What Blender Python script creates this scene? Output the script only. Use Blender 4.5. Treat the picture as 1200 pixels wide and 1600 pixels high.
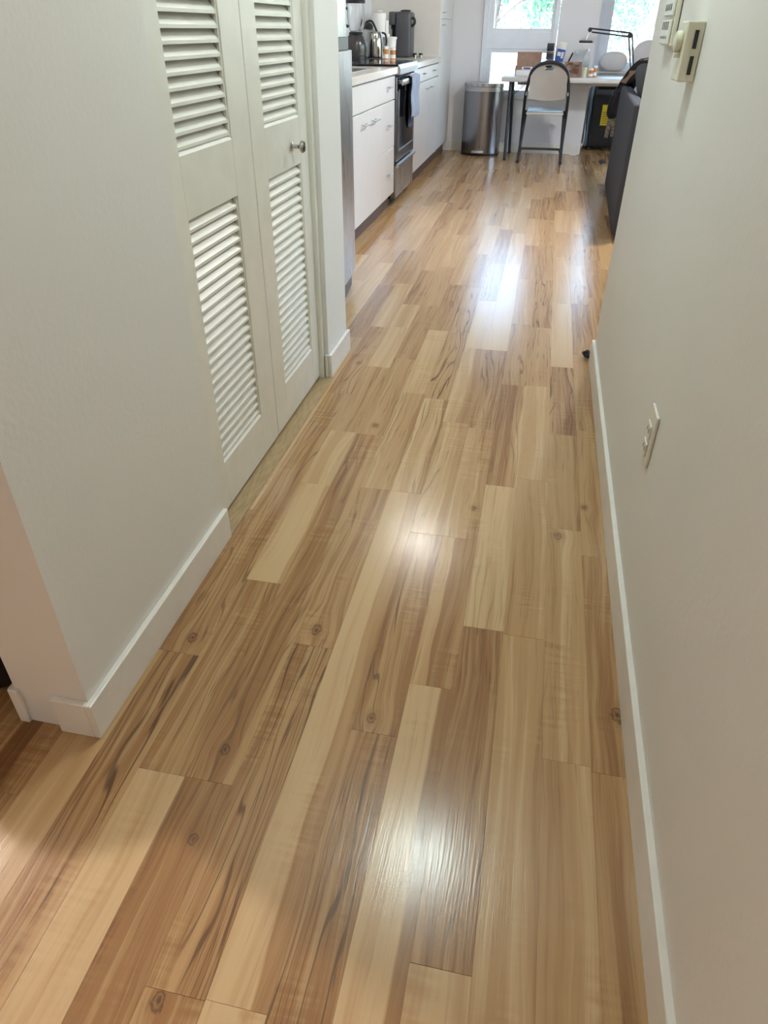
import bpy, bmesh, math, random
from mathutils import Vector, Matrix
random.seed(7)
for o in list(bpy.data.objects): bpy.data.objects.remove(o)
scene = bpy.context.scene
COL = scene.collection
PI = math.pi

# ------------------------------------------------------------------ camera
yaw, pit, rol = -0.2007, 0.6116, 0.0067
f = Vector((math.sin(yaw)*math.cos(pit), math.cos(yaw)*math.cos(pit), -math.sin(pit)))
r = f.cross(Vector((0, 0, 1))).normalized(); u = r.cross(f)
r2 = r*math.cos(rol)+u*math.sin(rol); u2 = -r*math.sin(rol)+u*math.cos(rol)
cd = bpy.data.cameras.new('camera'); cam = bpy.data.objects.new('camera', cd); COL.objects.link(cam)
m = Matrix((r2, u2, -f)).transposed().to_4x4(); m.translation = Vector((0, 0, 1.135)); cam.matrix_world = m
cd.sensor_fit = 'VERTICAL'; cd.sensor_height = 24; cd.lens = 24*1077.4/1600; cd.clip_start = 0.02; cd.clip_end = 200
scene.camera = cam

# ------------------------------------------------------------------ world, sun, exposure
w = bpy.data.worlds.new('world'); scene.world = w; w.use_nodes = True
nt = w.node_tree; bg = nt.nodes['Background']
sky = nt.nodes.new('ShaderNodeTexSky'); sky.sky_type = 'NISHITA'; sky.sun_disc = False
sky.sun_elevation = math.radians(52); sky.sun_rotation = math.radians(200); sky.air_density = 1.0; sky.dust_density = 1.6; sky.ozone_density = 1.0
nt.links.new(sky.outputs[0], bg.inputs[0]); bg.inputs[1].default_value = 2.25
sl = bpy.data.lights.new('sun', 'SUN'); sl.energy = 6.5; sl.angle = 0.01; sl.color = (1, .96, .88)
so = bpy.data.objects.new('sun', sl); COL.objects.link(so)
so.rotation_euler = (math.radians(40), 0, math.radians(-25)); so.location = (0, -3, 8)
scene.view_settings.view_transform = 'Standard'; scene.view_settings.look = 'None'
scene.view_settings.exposure = 0.0; scene.view_settings.gamma = 1; scene.view_settings.use_curve_mapping = False
try:
    scene.cycles.use_denoising = True; scene.cycles.max_bounces = 10; scene.cycles.diffuse_bounces = 6
    scene.cycles.sample_clamp_indirect = 6; scene.cycles.caustics_refractive = False; scene.cycles.caustics_reflective = False
except Exception: pass
HALL_L, KIT_L, ROOM_L, LIV_L = 200, 175, 960, 620      # lamp radiances, used by the ceiling lamps below

# ------------------------------------------------------------------ helpers
ORG = {}
class MB:
    def __init__(s): s.bm = bmesh.new()
    def _xf(s, vs, M):
        for v in vs: v.co = M @ v.co
    def box(s, x0, y0, z0, x1, y1, z1, bev=0, seg=1, M=None):
        r_ = bmesh.ops.create_cube(s.bm, size=1)
        vs = r_['verts']
        for v in vs: v.co = Vector(((x0+x1)/2+v.co.x*(x1-x0), (y0+y1)/2+v.co.y*(y1-y0), (z0+z1)/2+v.co.z*(z1-z0)))
        if bev > 0:
            es = list({e for v in vs for e in v.link_edges})
            g = bmesh.ops.bevel(s.bm, geom=es, offset=bev, segments=seg, profile=.5, affect='EDGES')
            vs = list({v for f_ in g['faces'] for v in f_.verts} | {v for v in vs if v.is_valid})
            # collect the whole island
            st = list(vs); seen = set(vs)
            while st:
                v = st.pop()
                for e in v.link_edges:
                    o = e.other_vert(v)
                    if o not in seen: seen.add(o); st.append(o)
            vs = list(seen)
        if M is not None: s._xf(vs, M)
        return s
    def cyl(s, p0, p1, r0, r1=None, n=16, caps=True):
        if r1 is None: r1 = r0
        p0, p1 = Vector(p0), Vector(p1); d = p1-p0
        q = d.to_track_quat('Z', 'Y').to_matrix()
        A, B = [], []
        for i in range(n):
            a = 2*PI*i/n; c = Vector((math.cos(a), math.sin(a), 0))
            A.append(s.bm.verts.new(p0+q@(c*r0))); B.append(s.bm.verts.new(p1+q@(c*r1)))
        for i in range(n):
            s.bm.faces.new((A[i], A[(i+1) % n], B[(i+1) % n], B[i]))
        if caps: s.bm.faces.new(A[::-1]); s.bm.faces.new(B)
        return s
    def lathe(s, prof, c=(0, 0, 0), n=24, sx=1, sy=1, M=None, a0=0, a1=2*PI, closed=True):
        rings = []
        c = Vector(c)
        for (rr, z) in prof:
            ring = []
            for i in range(n):
                a = a0+(a1-a0)*i/n
                p = Vector((math.cos(a)*rr*sx, math.sin(a)*rr*sy, z))
                if M is not None: p = M @ p
                ring.append(s.bm.verts.new(p+c))
            rings.append(ring)
        for A, B in zip(rings[:-1], rings[1:]):
            for i in range(n): s.bm.faces.new((A[i], A[(i+1) % n], B[(i+1) % n], B[i]))
        if closed:
            s.bm.faces.new(rings[0][::-1]); s.bm.faces.new(rings[-1])
        return s
    def tube(s, pts, rad, n=10, smooth=True, cyclic=False, flat=1.0):
        P = [Vector(p) for p in pts]
        if smooth and len(P) > 2:
            Q = []
            L = len(P)
            rng = range(L if cyclic else L-1)
            for i in rng:
                a = P[(i-1) % L] if (cyclic or i > 0) else P[0]; b = P[i]; c = P[(i+1) % L]
                d = P[(i+2) % L] if (cyclic or i+2 < L) else P[-1]
                for k in range(5):
                    t = k/5
                    Q.append(.5*((2*b)+(c-a)*t+(2*a-5*b+4*c-d)*t*t+(3*b-a-3*c+d)*t**3))
            if not cyclic: Q.append(P[-1])
            if isinstance(rad, (list, tuple)):
                R = []
                for i in rng:
                    for k in range(5): R.append(rad[i]+(rad[(i+1) % L]-rad[i])*k/5)
                if not cyclic: R.append(rad[-1])
            else: R = [rad]*len(Q)
            P = Q
        else: R = list(rad) if isinstance(rad, (list, tuple)) else [rad]*len(P)
        rings = []; prev = None
        for i, p in enumerate(P):
            if cyclic: t = P[(i+1) % len(P)]-P[i-1]
            else: t = P[min(i+1, len(P)-1)]-P[max(i-1, 0)]
            t.normalize()
            ref = prev if prev is not None else (Vector((0, 0, 1)) if abs(t.z) < .9 else Vector((1, 0, 0)))
            a = (ref-t*ref.dot(t)).normalized(); b = t.cross(a); prev = a
            rings.append([s.bm.verts.new(p+(a*math.cos(2*PI*k/n)+b*math.sin(2*PI*k/n)*flat)*R[i]) for k in range(n)])
        pairs = list(zip(rings[:-1], rings[1:]))
        if cyclic: pairs.append((rings[-1], rings[0]))
        for A, B in pairs:
            for k in range(n): s.bm.faces.new((A[k], A[(k+1) % n], B[(k+1) % n], B[k]))
        if not cyclic: s.bm.faces.new(rings[0][::-1]); s.bm.faces.new(rings[-1])
        return s
    def prism(s, poly, axis, a, b):
        """poly: 2D points; axis 'x','y','z' extruded from a to b"""
        def mk(p, h):
            return {'x': (h, p[0], p[1]), 'y': (p[0], h, p[1]), 'z': (p[0], p[1], h)}[axis]
        A = [s.bm.verts.new(mk(p, a)) for p in poly]; B = [s.bm.verts.new(mk(p, b)) for p in poly]
        n = len(poly)
        s.bm.faces.new(A[::-1]); s.bm.faces.new(B)
        for i in range(n): s.bm.faces.new((A[i], A[(i+1) % n], B[(i+1) % n], B[i]))
        return s
    def grid(s, fn, nu, nv, thick=0):
        V = [[s.bm.verts.new(Vector(fn(i/nu, j/nv))) for j in range(nv+1)] for i in range(nu+1)]
        for i in range(nu):
            for j in range(nv): s.bm.faces.new((V[i][j], V[i+1][j], V[i+1][j+1], V[i][j+1]))
        if thick:
            bmesh.ops.recalc_face_normals(s.bm, faces=s.bm.faces)
            bmesh.ops.solidify(s.bm, geom=list(s.bm.faces), thickness=thick)
        return s
    def build(s, name, mat, parent=None, org=None, smooth=False, kind=None, label=None, cat=None, group=None, angle=35):
        bm = s.bm
        bmesh.ops.recalc_face_normals(bm, faces=bm.faces)
        if parent is not None and org is None: org = ORG[parent.name]
        if org is None:
            xs = [v.co for v in bm.verts]
            org = Vector(((min(v.x for v in xs)+max(v.x for v in xs))/2, (min(v.y for v in xs)+max(v.y for v in xs))/2, min(v.z for v in xs)))
        org = Vector(org)
        for v in bm.verts: v.co -= org
        if smooth:
            for f_ in bm.faces: f_.smooth = True
            for e in bm.edges:
                if len(e.link_faces) == 2 and e.calc_face_angle(0) > math.radians(angle): e.smooth = False
        me = bpy.data.meshes.new(name); bm.to_mesh(me); bm.free()
        me.materials.append(mat)
        o = bpy.data.objects.new(name, me); COL.objects.link(o)
        if parent is not None: o.parent = parent; o.location = org-Vector(ORG[parent.name])
        else: o.location = org
        ORG[o.name] = org
        return tag(o, label, cat, group, kind)
def tag(o, label=None, cat=None, group=None, kind=None):
    if label: o['label'] = label
    if cat: o['category'] = cat
    if group: o['group'] = group
    if kind: o['kind'] = kind
    return o
def thing(name, loc, label=None, cat=None, group=None, kind=None):
    o = bpy.data.objects.new(name, None); COL.objects.link(o); o.location = loc; o.empty_display_size = .1
    ORG[o.name] = Vector(loc)
    return tag(o, label, cat, group, kind)

# ------------------------------------------------------------------ materials
class NT:
    def __init__(s, name):
        s.m = bpy.data.materials.new(name); s.m.use_nodes = True; s.t = s.m.node_tree
        s.b = s.t.nodes['Principled BSDF']
    def n(s, typ, **kw):
        nd = s.t.nodes.new(typ)
        for k, v in kw.items(): setattr(nd, k, v)
        return nd
    def lk(s, a, b): s.t.links.new(a, b)
    def put(s, sock, v):
        if isinstance(v, (int, float)): sock.default_value = v
        elif isinstance(v, (tuple, list)): sock.default_value = v
        else: s.lk(v, sock)
    def math(s, op, a, b=0.0, c=None, clamp=False):
        nd = s.n('ShaderNodeMath', operation=op); nd.use_clamp = clamp
        s.put(nd.inputs[0], a); s.put(nd.inputs[1], b)
        if c is not None: s.put(nd.inputs[2], c)
        return nd.outputs[0]
    def sstep(s, v, a, b, lo=0.0, hi=1.0):
        nd = s.n('ShaderNodeMapRange', interpolation_type='SMOOTHSTEP')
        s.put(nd.inputs[0], v); nd.inputs[1].default_value = a; nd.inputs[2].default_value = b
        nd.inputs[3].default_value = lo; nd.inputs[4].default_value = hi
        return nd.outputs[0]
    def xyz(s, x, y, z):
        nd = s.n('ShaderNodeCombineXYZ'); s.put(nd.inputs[0], x); s.put(nd.inputs[1], y); s.put(nd.inputs[2], z); return nd.outputs[0]
    def noise(s, vec, scale=1, detail=2, rough=.5):
        nd = s.n('ShaderNodeTexNoise'); s.put(nd.inputs['Vector'], vec)
        nd.inputs['Scale'].default_value = scale; nd.inputs['Detail'].default_value = detail; nd.inputs['Roughness'].default_value = rough
        return nd.outputs[0]
    def mix(s, fac, a, b, typ='MIX'):
        nd = s.n('ShaderNodeMix', data_type='RGBA', blend_type=typ)
        s.put(nd.inputs[0], fac); s.put(nd.inputs[6], a); s.put(nd.inputs[7], b); return nd.outputs[2]
    def attr(s, name):
        nd = s.n('ShaderNodeAttribute', attribute_type='OBJECT', attribute_name=name); return nd.outputs['Fac']
def C4(c): return (c[0], c[1], c[2], 1)
def pmat(name, col, rough=.5, metal=0, var=.06, vscale=8, bump=0, bscale=200, stretch=(1, 1, 1), spec=.5, coat=0, rvar=0.0, trans=0, ior=1.45, emis=None, alpha=1):
    """Principled material with procedural tone variation, relief and gloss variation."""
    N = NT(name); b = N.b
    tc = N.n('ShaderNodeTexCoord'); mp = N.n('ShaderNodeMapping'); mp.inputs['Scale'].default_value = stretch
    N.lk(tc.outputs['Object'], mp.inputs[0])
    nz = N.noise(mp.outputs[0], vscale, 3)
    k = N.sstep(nz, .3, .7, 0, 1)
    c1 = tuple(max(0, x*(1-var)) for x in col); c2 = tuple(min(1, x*(1+var)) for x in col)
    N.lk(N.mix(k, C4(c1), C4(c2)), b.inputs['Base Color'])
    b.inputs['Metallic'].default_value = metal
    b.inputs['Specular IOR Level'].default_value = spec
    b.inputs['Coat Weight'].default_value = coat
    b.inputs['IOR'].default_value = ior
    b.inputs['Transmission Weight'].default_value = trans
    if rvar: N.lk(N.math('MULTIPLY_ADD', k, rvar, rough-rvar/2), b.inputs['Roughness'])
    else: b.inputs['Roughness'].default_value = rough
    if bump:
        nb = N.noise(mp.outputs[0], bscale, 3)
        bp = N.n('ShaderNodeBump'); bp.inputs['Strength'].default_value = bump; bp.inputs['Distance'].default_value = .002
        N.lk(nb, bp.inputs['Height']); N.lk(bp.outputs[0], b.inputs['Normal'])
    if emis: b.inputs['Emission Color'].default_value = C4(emis[0]); b.inputs['Emission Strength'].default_value = emis[1]
    return N.m
M = {}
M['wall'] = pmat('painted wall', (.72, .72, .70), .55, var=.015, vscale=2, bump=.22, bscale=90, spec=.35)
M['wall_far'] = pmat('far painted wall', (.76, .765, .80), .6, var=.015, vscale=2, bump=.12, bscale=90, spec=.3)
M['ceil'] = pmat('ceiling paint', (.80, .79, .76), .8, var=.02, bump=.1)
M['trim'] = pmat('semi gloss trim paint', (.76, .755, .72), .3, var=.03, vscale=14, bump=.05, bscale=40)
M['door'] = pmat('satin door paint', (.72, .715, .66), .36, var=.03, vscale=12, bump=.08, bscale=60)
M['subfloor'] = pmat('subfloor', (.06, .04, .025), .8)
M['track'] = pmat('floor edge strip', (.36, .26, .14), .5, var=.15, vscale=20, stretch=(6, 1, 1))
M['cabinet'] = pmat('white cabinet laminate', (.67, .66, .655), .32, var=.012)
M['cab_side'] = pmat('cream cabinet panel', (.70, .675, .64), .4, var=.015)
M['toe'] = pmat('dark wood toe kick', (.10, .065, .045), .5, var=.3, vscale=12, stretch=(1, .3, 6))
M['counter'] = pmat('speckled laminate counter', (.60, .56, .51), .16, var=.10, vscale=120)
M['counter_edge'] = pmat('counter edge', (.62, .60, .57), .35, var=.05, vscale=60)
M['steel'] = pmat('brushed stainless steel', (.48, .47, .48), .30, 1, var=.06, vscale=40, stretch=(1, 1, .05), bump=.06, bscale=300, rvar=.08)
M['steel_h'] = pmat('satin steel', (.50, .50, .50), .34, 1, var=.05, vscale=30, stretch=(1, .1, 4))
M['steel_d'] = pmat('dark polished steel', (.30, .295, .31), .22, 1, var=.08, vscale=30, stretch=(1, 1, .04), rvar=.06)
M['chrome'] = pmat('worn chrome', (.44, .43, .40), .14, 1, var=.05)
M['black'] = pmat('black plastic', (.018, .018, .02), .35, var=.2)
M['black_gloss'] = pmat('black glass', (.008, .008, .01), .06, var=.1)
M['black_m'] = pmat('black painted metal', (.022, .024, .032), .42, var=.2, vscale=30)
M['dark_grey'] = pmat('charcoal plastic', (.075, .075, .085), .38, var=.1)
M['blender_base'] = pmat('graphite enamel', (.075, .07, .07), .25, .5, var=.1)
M['sofa'] = pmat('charcoal woven fabric', (.060, .064, .078), .92, var=.14, vscale=300, bump=.6, bscale=700, spec=.2)
M['cushion'] = pmat('grey ribbed fabric', (.085, .09, .10), .9, var=.1, vscale=60, bump=.4, bscale=300, spec=.2)
M['jacket'] = pmat('navy quilted cloth', (.007, .008, .015), .8, var=.3, vscale=40, bump=.4, bscale=160)
M['lining'] = pmat('beige checked lining', (.42, .36, .32), .85, var=.25, vscale=60)
M['fur'] = pmat('grey brown knit cuff', (.22, .18, .145), .95, var=.5, vscale=70, bump=.8, bscale=260)
M['chair_plastic'] = pmat('taupe vinyl panel', (.42, .39, .36), .5, var=.04, bump=.1, bscale=150)
M['chair_seat'] = pmat('pale seat vinyl', (.42, .52, .60), .35, var=.04)
M['chair_trim'] = pmat('cream seat edge', (.60, .54, .46), .5, var=.05)
M['desk'] = pmat('white moulded plastic', (.62, .62, .62), .4, var=.04, bump=.1, bscale=120)
M['vinyl'] = pmat('white vinyl window frame', (.80, .85, .94), .3, var=.02)
M['paper'] = pmat('white paper', (.85, .84, .82), .8, var=.03, bump=.2, bscale=80)
M['card'] = pmat('brown cardboard', (.36, .235, .18), .85, var=.10, vscale=20, bump=.1)
M['paperbag'] = pmat('brown paper bag', (.30, .185, .135), .85, var=.18, vscale=14, bump=.3, bscale=60)
M['bagprint'] = pmat('dark print on paper', (.13, .075, .06), .85, var=.3, vscale=40)
M['white_pl'] = pmat('white plastic', (.80, .80, .79), .35, var=.02)
M['cream_pl'] = pmat('aged cream plastic', (.66, .64, .52), .4, var=.03, vscale=10)
M['ivory'] = pmat('ivory plastic', (.72, .71, .64), .35, var=.02)
M['ivory_sw'] = pmat('white switch plastic', (.72, .73, .72), .35, var=.03, vscale=14)
M['orange_pl'] = pmat('amber medicine plastic', (.85, .34, .10), .25, var=.05, trans=.35)
M['yellow'] = pmat('yellow sticker', (.82, .66, .03), .5, var=.03)
M['yellow_print'] = pmat('dark sticker print', (.22, .17, .03), .6)
M['blue'] = pmat('blue print', (.03, .09, .42), .45, var=.08)
M['ltblue'] = pmat('light blue print', (.22, .48, .62), .45, var=.05)
M['towel'] = pmat('blue grey dish towel', (.30, .355, .46), .95, var=.18, vscale=30, stretch=(1, 6, .6), bump=.5, bscale=500)
M['towel_d'] = pmat('dark blue towel back', (.06, .085, .17), .95, var=.2, bump=.4, bscale=400)
M['kelp'] = pmat('clear glass', (1, 1, 1), .03, var=0, trans=1, ior=1.45)
M['clear_pl'] = pmat('clear plastic', (.93, .96, .98), .08, var=0, trans=1, ior=1.08)
M['pillow'] = pmat('white cotton', (.86, .86, .88), .9, var=.03, vscale=6, bump=.2, bscale=50)
M['sticker_w'] = pmat('white label', (.78, .77, .76), .6, var=.04)
M['warm_orange'] = pmat('orange packet', (.80, .36, .12), .5)
M['ac'] = pmat('black appliance shell', (.010, .012, .018), .45, var=.15)
M['ac_blue'] = pmat('blue grey appliance side', (.16, .24, .33), .4, var=.1)
M['bark'] = pmat('grey bark', (.20, .18, .16), .9, var=.4, vscale=12, stretch=(1, 1, .25), bump=.8, bscale=30)
M['ground_out'] = pmat('pale sunlit concrete', (.55, .54, .50), .9, var=.12, vscale=1.2)
def leafmat():
    N = NT('leaf green'); b = N.b
    gi = N.n('ShaderNodeNewGeometry'); rnd = gi.outputs['Random Per Island']
    N.lk(N.mix(rnd, (.05, .17, .09, 1), (.20, .38, .24, 1)), b.inputs['Base Color'])
    b.inputs['Roughness'].default_value = .5
    tr = N.n('ShaderNodeBsdfTranslucent'); N.lk(N.mix(rnd, (.16, .42, .24, 1), (.42, .68, .50, 1)), tr.inputs[0])
    mx = N.n('ShaderNodeMixShader'); mx.inputs[0].default_value = .38
    out = N.t.nodes['Material Output']
    N.lk(b.outputs[0], mx.inputs[1]); N.lk(tr.outputs[0], mx.inputs[2]); N.lk(mx.outputs[0], out.inputs[0]); return N.m
M['leaf'] = leafmat()
def glassmat():
    N = NT('window glass'); N.t.nodes.remove(N.b)
    g = N.n('ShaderNodeBsdfGlossy'); g.inputs['Roughness'].default_value = .02
    t = N.n('ShaderNodeBsdfTransparent'); t.inputs[0].default_value = (.96, .985, .97, 1)
    fr = N.n('ShaderNodeFresnel'); fr.inputs[0].default_value = 1.5
    mx = N.n('ShaderNodeMixShader'); N.lk(fr.outputs[0], mx.inputs[0]); N.lk(t.outputs[0], mx.inputs[1]); N.lk(g.outputs[0], mx.inputs[2])
    N.lk(mx.outputs[0], N.t.nodes['Material Output'].inputs[0]); return N.m
M['glass'] = glassmat()
def lampmat(name, col, s):
    N = NT(name); b = N.b
    b.inputs['Base Color'].default_value = (.9, .9, .88, 1); b.inputs['Emission Color'].default_value = C4(col); b.inputs['Emission Strength'].default_value = s
    return N.m
# --- laminate wood
def woodmat():
    N = NT('maple laminate'); b = N.b
    g = N.n('ShaderNodeNewGeometry'); sp = N.n('ShaderNodeSeparateXYZ'); N.lk(g.outputs['Position'], sp.inputs[0])
    x, y = sp.outputs[0], sp.outputs[1]
    A = N.attr
    seed = A('seed'); xa = A('strip_x')
    uu = N.math('DIVIDE', N.math('SUBTRACT', x, xa), .0922)
    # flow around the knot
    kx, ky, kr = A('knot_x'), A('knot_y'), A('knot_r')
    dx = N.math('DIVIDE', N.math('SUBTRACT', x, kx), kr); dy = N.math('DIVIDE', N.math('SUBTRACT', y, ky), N.math('MULTIPLY', kr, 1.5))
    d2 = N.math('ADD', N.math('MULTIPLY', dx, dx), N.math('MULTIPLY', dy, dy))
    gk = N.math('POWER', 2.718, N.math('MULTIPLY', d2, -.10))
    xk = N.math('ADD', kx, N.math('MULTIPLY', N.math('SUBTRACT', x, kx), N.math('SUBTRACT', 1.0, N.math('MULTIPLY', gk, .62))))
    # slow meander of the grain
    n0 = N.noise(N.xyz(N.math('MULTIPLY', x, 7), N.math('MULTIPLY', y, 1.7), seed), 1, 1)
    n0b = N.noise(N.xyz(N.math('MULTIPLY', x, 22), N.math('MULTIPLY', y, 7), N.math('ADD', seed, 3.0)), 1, 2)
    xw = N.math('ADD', xk, N.math('ADD', N.math('MULTIPLY', N.math('SUBTRACT', n0, .5), .055), N.math('MULTIPLY', N.math('SUBTRACT', n0b, .5), .006)))
    # heart / sap wood split
    wob = N.noise(N.xyz(seed, N.math('MULTIPLY', y, 2.0), 2.0), 1, 2)
    ms = N.sstep(N.math('ADD', N.math('SUBTRACT', uu, A('split')), N.math('MULTIPLY', N.math('SUBTRACT', wob, .5), .55)), -.03, .03)
    tone = N.math('ADD', N.math('MULTIPLY', A('tone'), N.math('SUBTRACT', 1.0, ms)), N.math('MULTIPLY', A('tone_b'), ms))
    def st(sx, sy, off, det=2, rough=.5):
        return N.noise(N.xyz(N.math('MULTIPLY', xw, sx), N.math('MULTIPLY', y, sy), N.math('ADD', seed, off)), 1, det, rough)
    band = st(26, .55, 1.3)
    mid = st(95, 1.6, 4.1, 3)
    fine = st(420, 6.5, 6.2, 3, .65)
    tone = N.math('ADD', tone, N.math('MULTIPLY', N.math('SUBTRACT', band, .5), 0.75))
    lined = N.math('MULTIPLY_ADD', A('tone'), .55, .22)
    tone = N.math('ADD', tone, N.math('MULTIPLY', N.math('MULTIPLY', N.math('SUBTRACT', mid, .5), 1.55), lined))
    # light cross figure
    cf = N.noise(N.xyz(N.math('MULTIPLY', x, 10), N.math('MULTIPLY', y, 95), seed), 1, 1)
    cm = N.sstep(N.noise(N.xyz(N.math('MULTIPLY', x, 9), N.math('MULTIPLY', y, 5), N.math('ADD', seed, 8.0)), 1, 1), .52, .7)
    tone = N.math('ADD', tone, N.math('MULTIPLY', N.math('MULTIPLY', N.math('SUBTRACT', cf, .5), .45), cm))
    tone = N.math('ADD', tone, N.math('MULTIPLY', N.math('SUBTRACT', fine, .5), N.math('MULTIPLY_ADD', A('tone'), .55, .16)))
    cr = N.n('ShaderNodeValToRGB'); cr.color_ramp.interpolation = 'EASE'
    e = cr.color_ramp.elements
    e[0].position = 0; e[0].color = (.545, .385, .215, 1)
    e[1].position = 1; e[1].color = (.165, .075, .030, 1)
    q = e.new(.33); q.color = (.430, .270, .130, 1)
    q = e.new(.66); q.color = (.285, .152, .066, 1)
    N.lk(N.math('ADD', tone, 0.0, clamp=True), cr.inputs[0])
    col = cr.outputs[0]
    # spalted dark lines: narrow contour lines of a stretched noise, masked into groups
    ln = N.math('ADD', N.math('MULTIPLY', xw, 58.0), N.math('MULTIPLY', st(17, 1.5, 9.4, 2), 5.5))
    fr = N.math('ABSOLUTE', N.math('SUBTRACT', N.math('FRACT', ln), .5))
    wdt = N.noise(N.xyz(N.math('MULTIPLY', x, 30), N.math('MULTIPLY', y, 9), N.math('ADD', seed, 1.0)), 1, 2)
    line = N.sstep(N.math('SUBTRACT', fr, N.math('MULTIPLY', wdt, .13)), .030, -.035)
    msk = N.sstep(N.math('ADD', N.noise(N.xyz(N.math('MULTIPLY', x, 13), N.math('MULTIPLY', y, 1.5), N.math('ADD', seed, 5.0)), 1, 2), N.math('MULTIPLY', A('streak'), .20)), .58, .70)
    line = N.math('MULTIPLY', N.math('MULTIPLY', line, msk), N.math('MULTIPLY', A('streak'), 1.0))
    flk = st(150, 5.5, 12.7, 2)
    fleck = N.math('MULTIPLY', N.sstep(flk, .61, .74), N.math('MULTIPLY_ADD', A('streak'), .75, N.math('MULTIPLY', A('tone'), .25)))
    dark = N.math('MAXIMUM', N.math('MULTIPLY', line, .85), fleck, clamp=True)
    # brown halo beside the lines
    halo = N.math('MULTIPLY', N.math('MULTIPLY', N.sstep(fr, .30, .02), msk), N.math('MULTIPLY', A('streak'), .30))
    col = N.mix(halo, col, (.26, .135, .062, 1))
    col = N.mix(dark, col, (.085, .045, .024, 1))
    # the knot
    kd = N.math('SQRT', d2)
    kw = N.noise(N.xyz(N.math('MULTIPLY', x, 130), N.math('MULTIPLY', y, 90), seed), 1, 2)
    kd = N.math('ADD', kd, N.math('MULTIPLY', N.math('SUBTRACT', kw, .5), 1.1))
    ring = N.math('MULTIPLY', N.sstep(N.math('ABSOLUTE', N.math('SUBTRACT', kd, .80)), .30, .04), .62)
    core = N.sstep(kd, .70, .10, 0, .80)
    hal = N.sstep(kd, 2.6, .9, 0, .45)
    kk = N.sstep(kr, .0005, .001)
    col = N.mix(N.math('MULTIPLY', hal, kk), col, (.27, .140, .062, 1))
    col = N.mix(N.math('MULTIPLY', N.math('MAXIMUM', ring, core), kk), col, (.062, .030, .015, 1))
    N.lk(col, b.inputs['Base Color'])
    rg = N.math('MULTIPLY_ADD', N.noise(N.xyz(N.math('MULTIPLY', x, 6), N.math('MULTIPLY', y, 3), 1.0), 1, 3), .05, .175)
    N.lk(rg, b.inputs['Roughness']); b.inputs['Specular IOR Level'].default_value = .42
    emb = N.noise(N.xyz(N.math('MULTIPLY', xw, 330), N.math('MULTIPLY', y, 9), N.math('ADD', seed, 2.0)), 1, 2)
    bp = N.n('ShaderNodeBump'); bp.inputs['Strength'].default_value = .22; bp.inputs['Distance'].default_value = .0009
    N.lk(emb, bp.inputs['Height']); N.lk(bp.outputs[0], b.inputs['Normal'])
    return N.m
M['wood'] = woodmat()

# ================================================================== SETTING
XL, XR = -.717, .302            # hallway wall faces
KX = -1.75                      # kitchen back wall
YF, YA = 8.8, 9.62              # far wall, alcove wall
H = 2.43
fl = MB().box(-3.3, -1.6, -.06, 3.3, 9.9, -.0085).build('floor', M['subfloor'], kind='structure')
W = .0922; X0 = -.602
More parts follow.
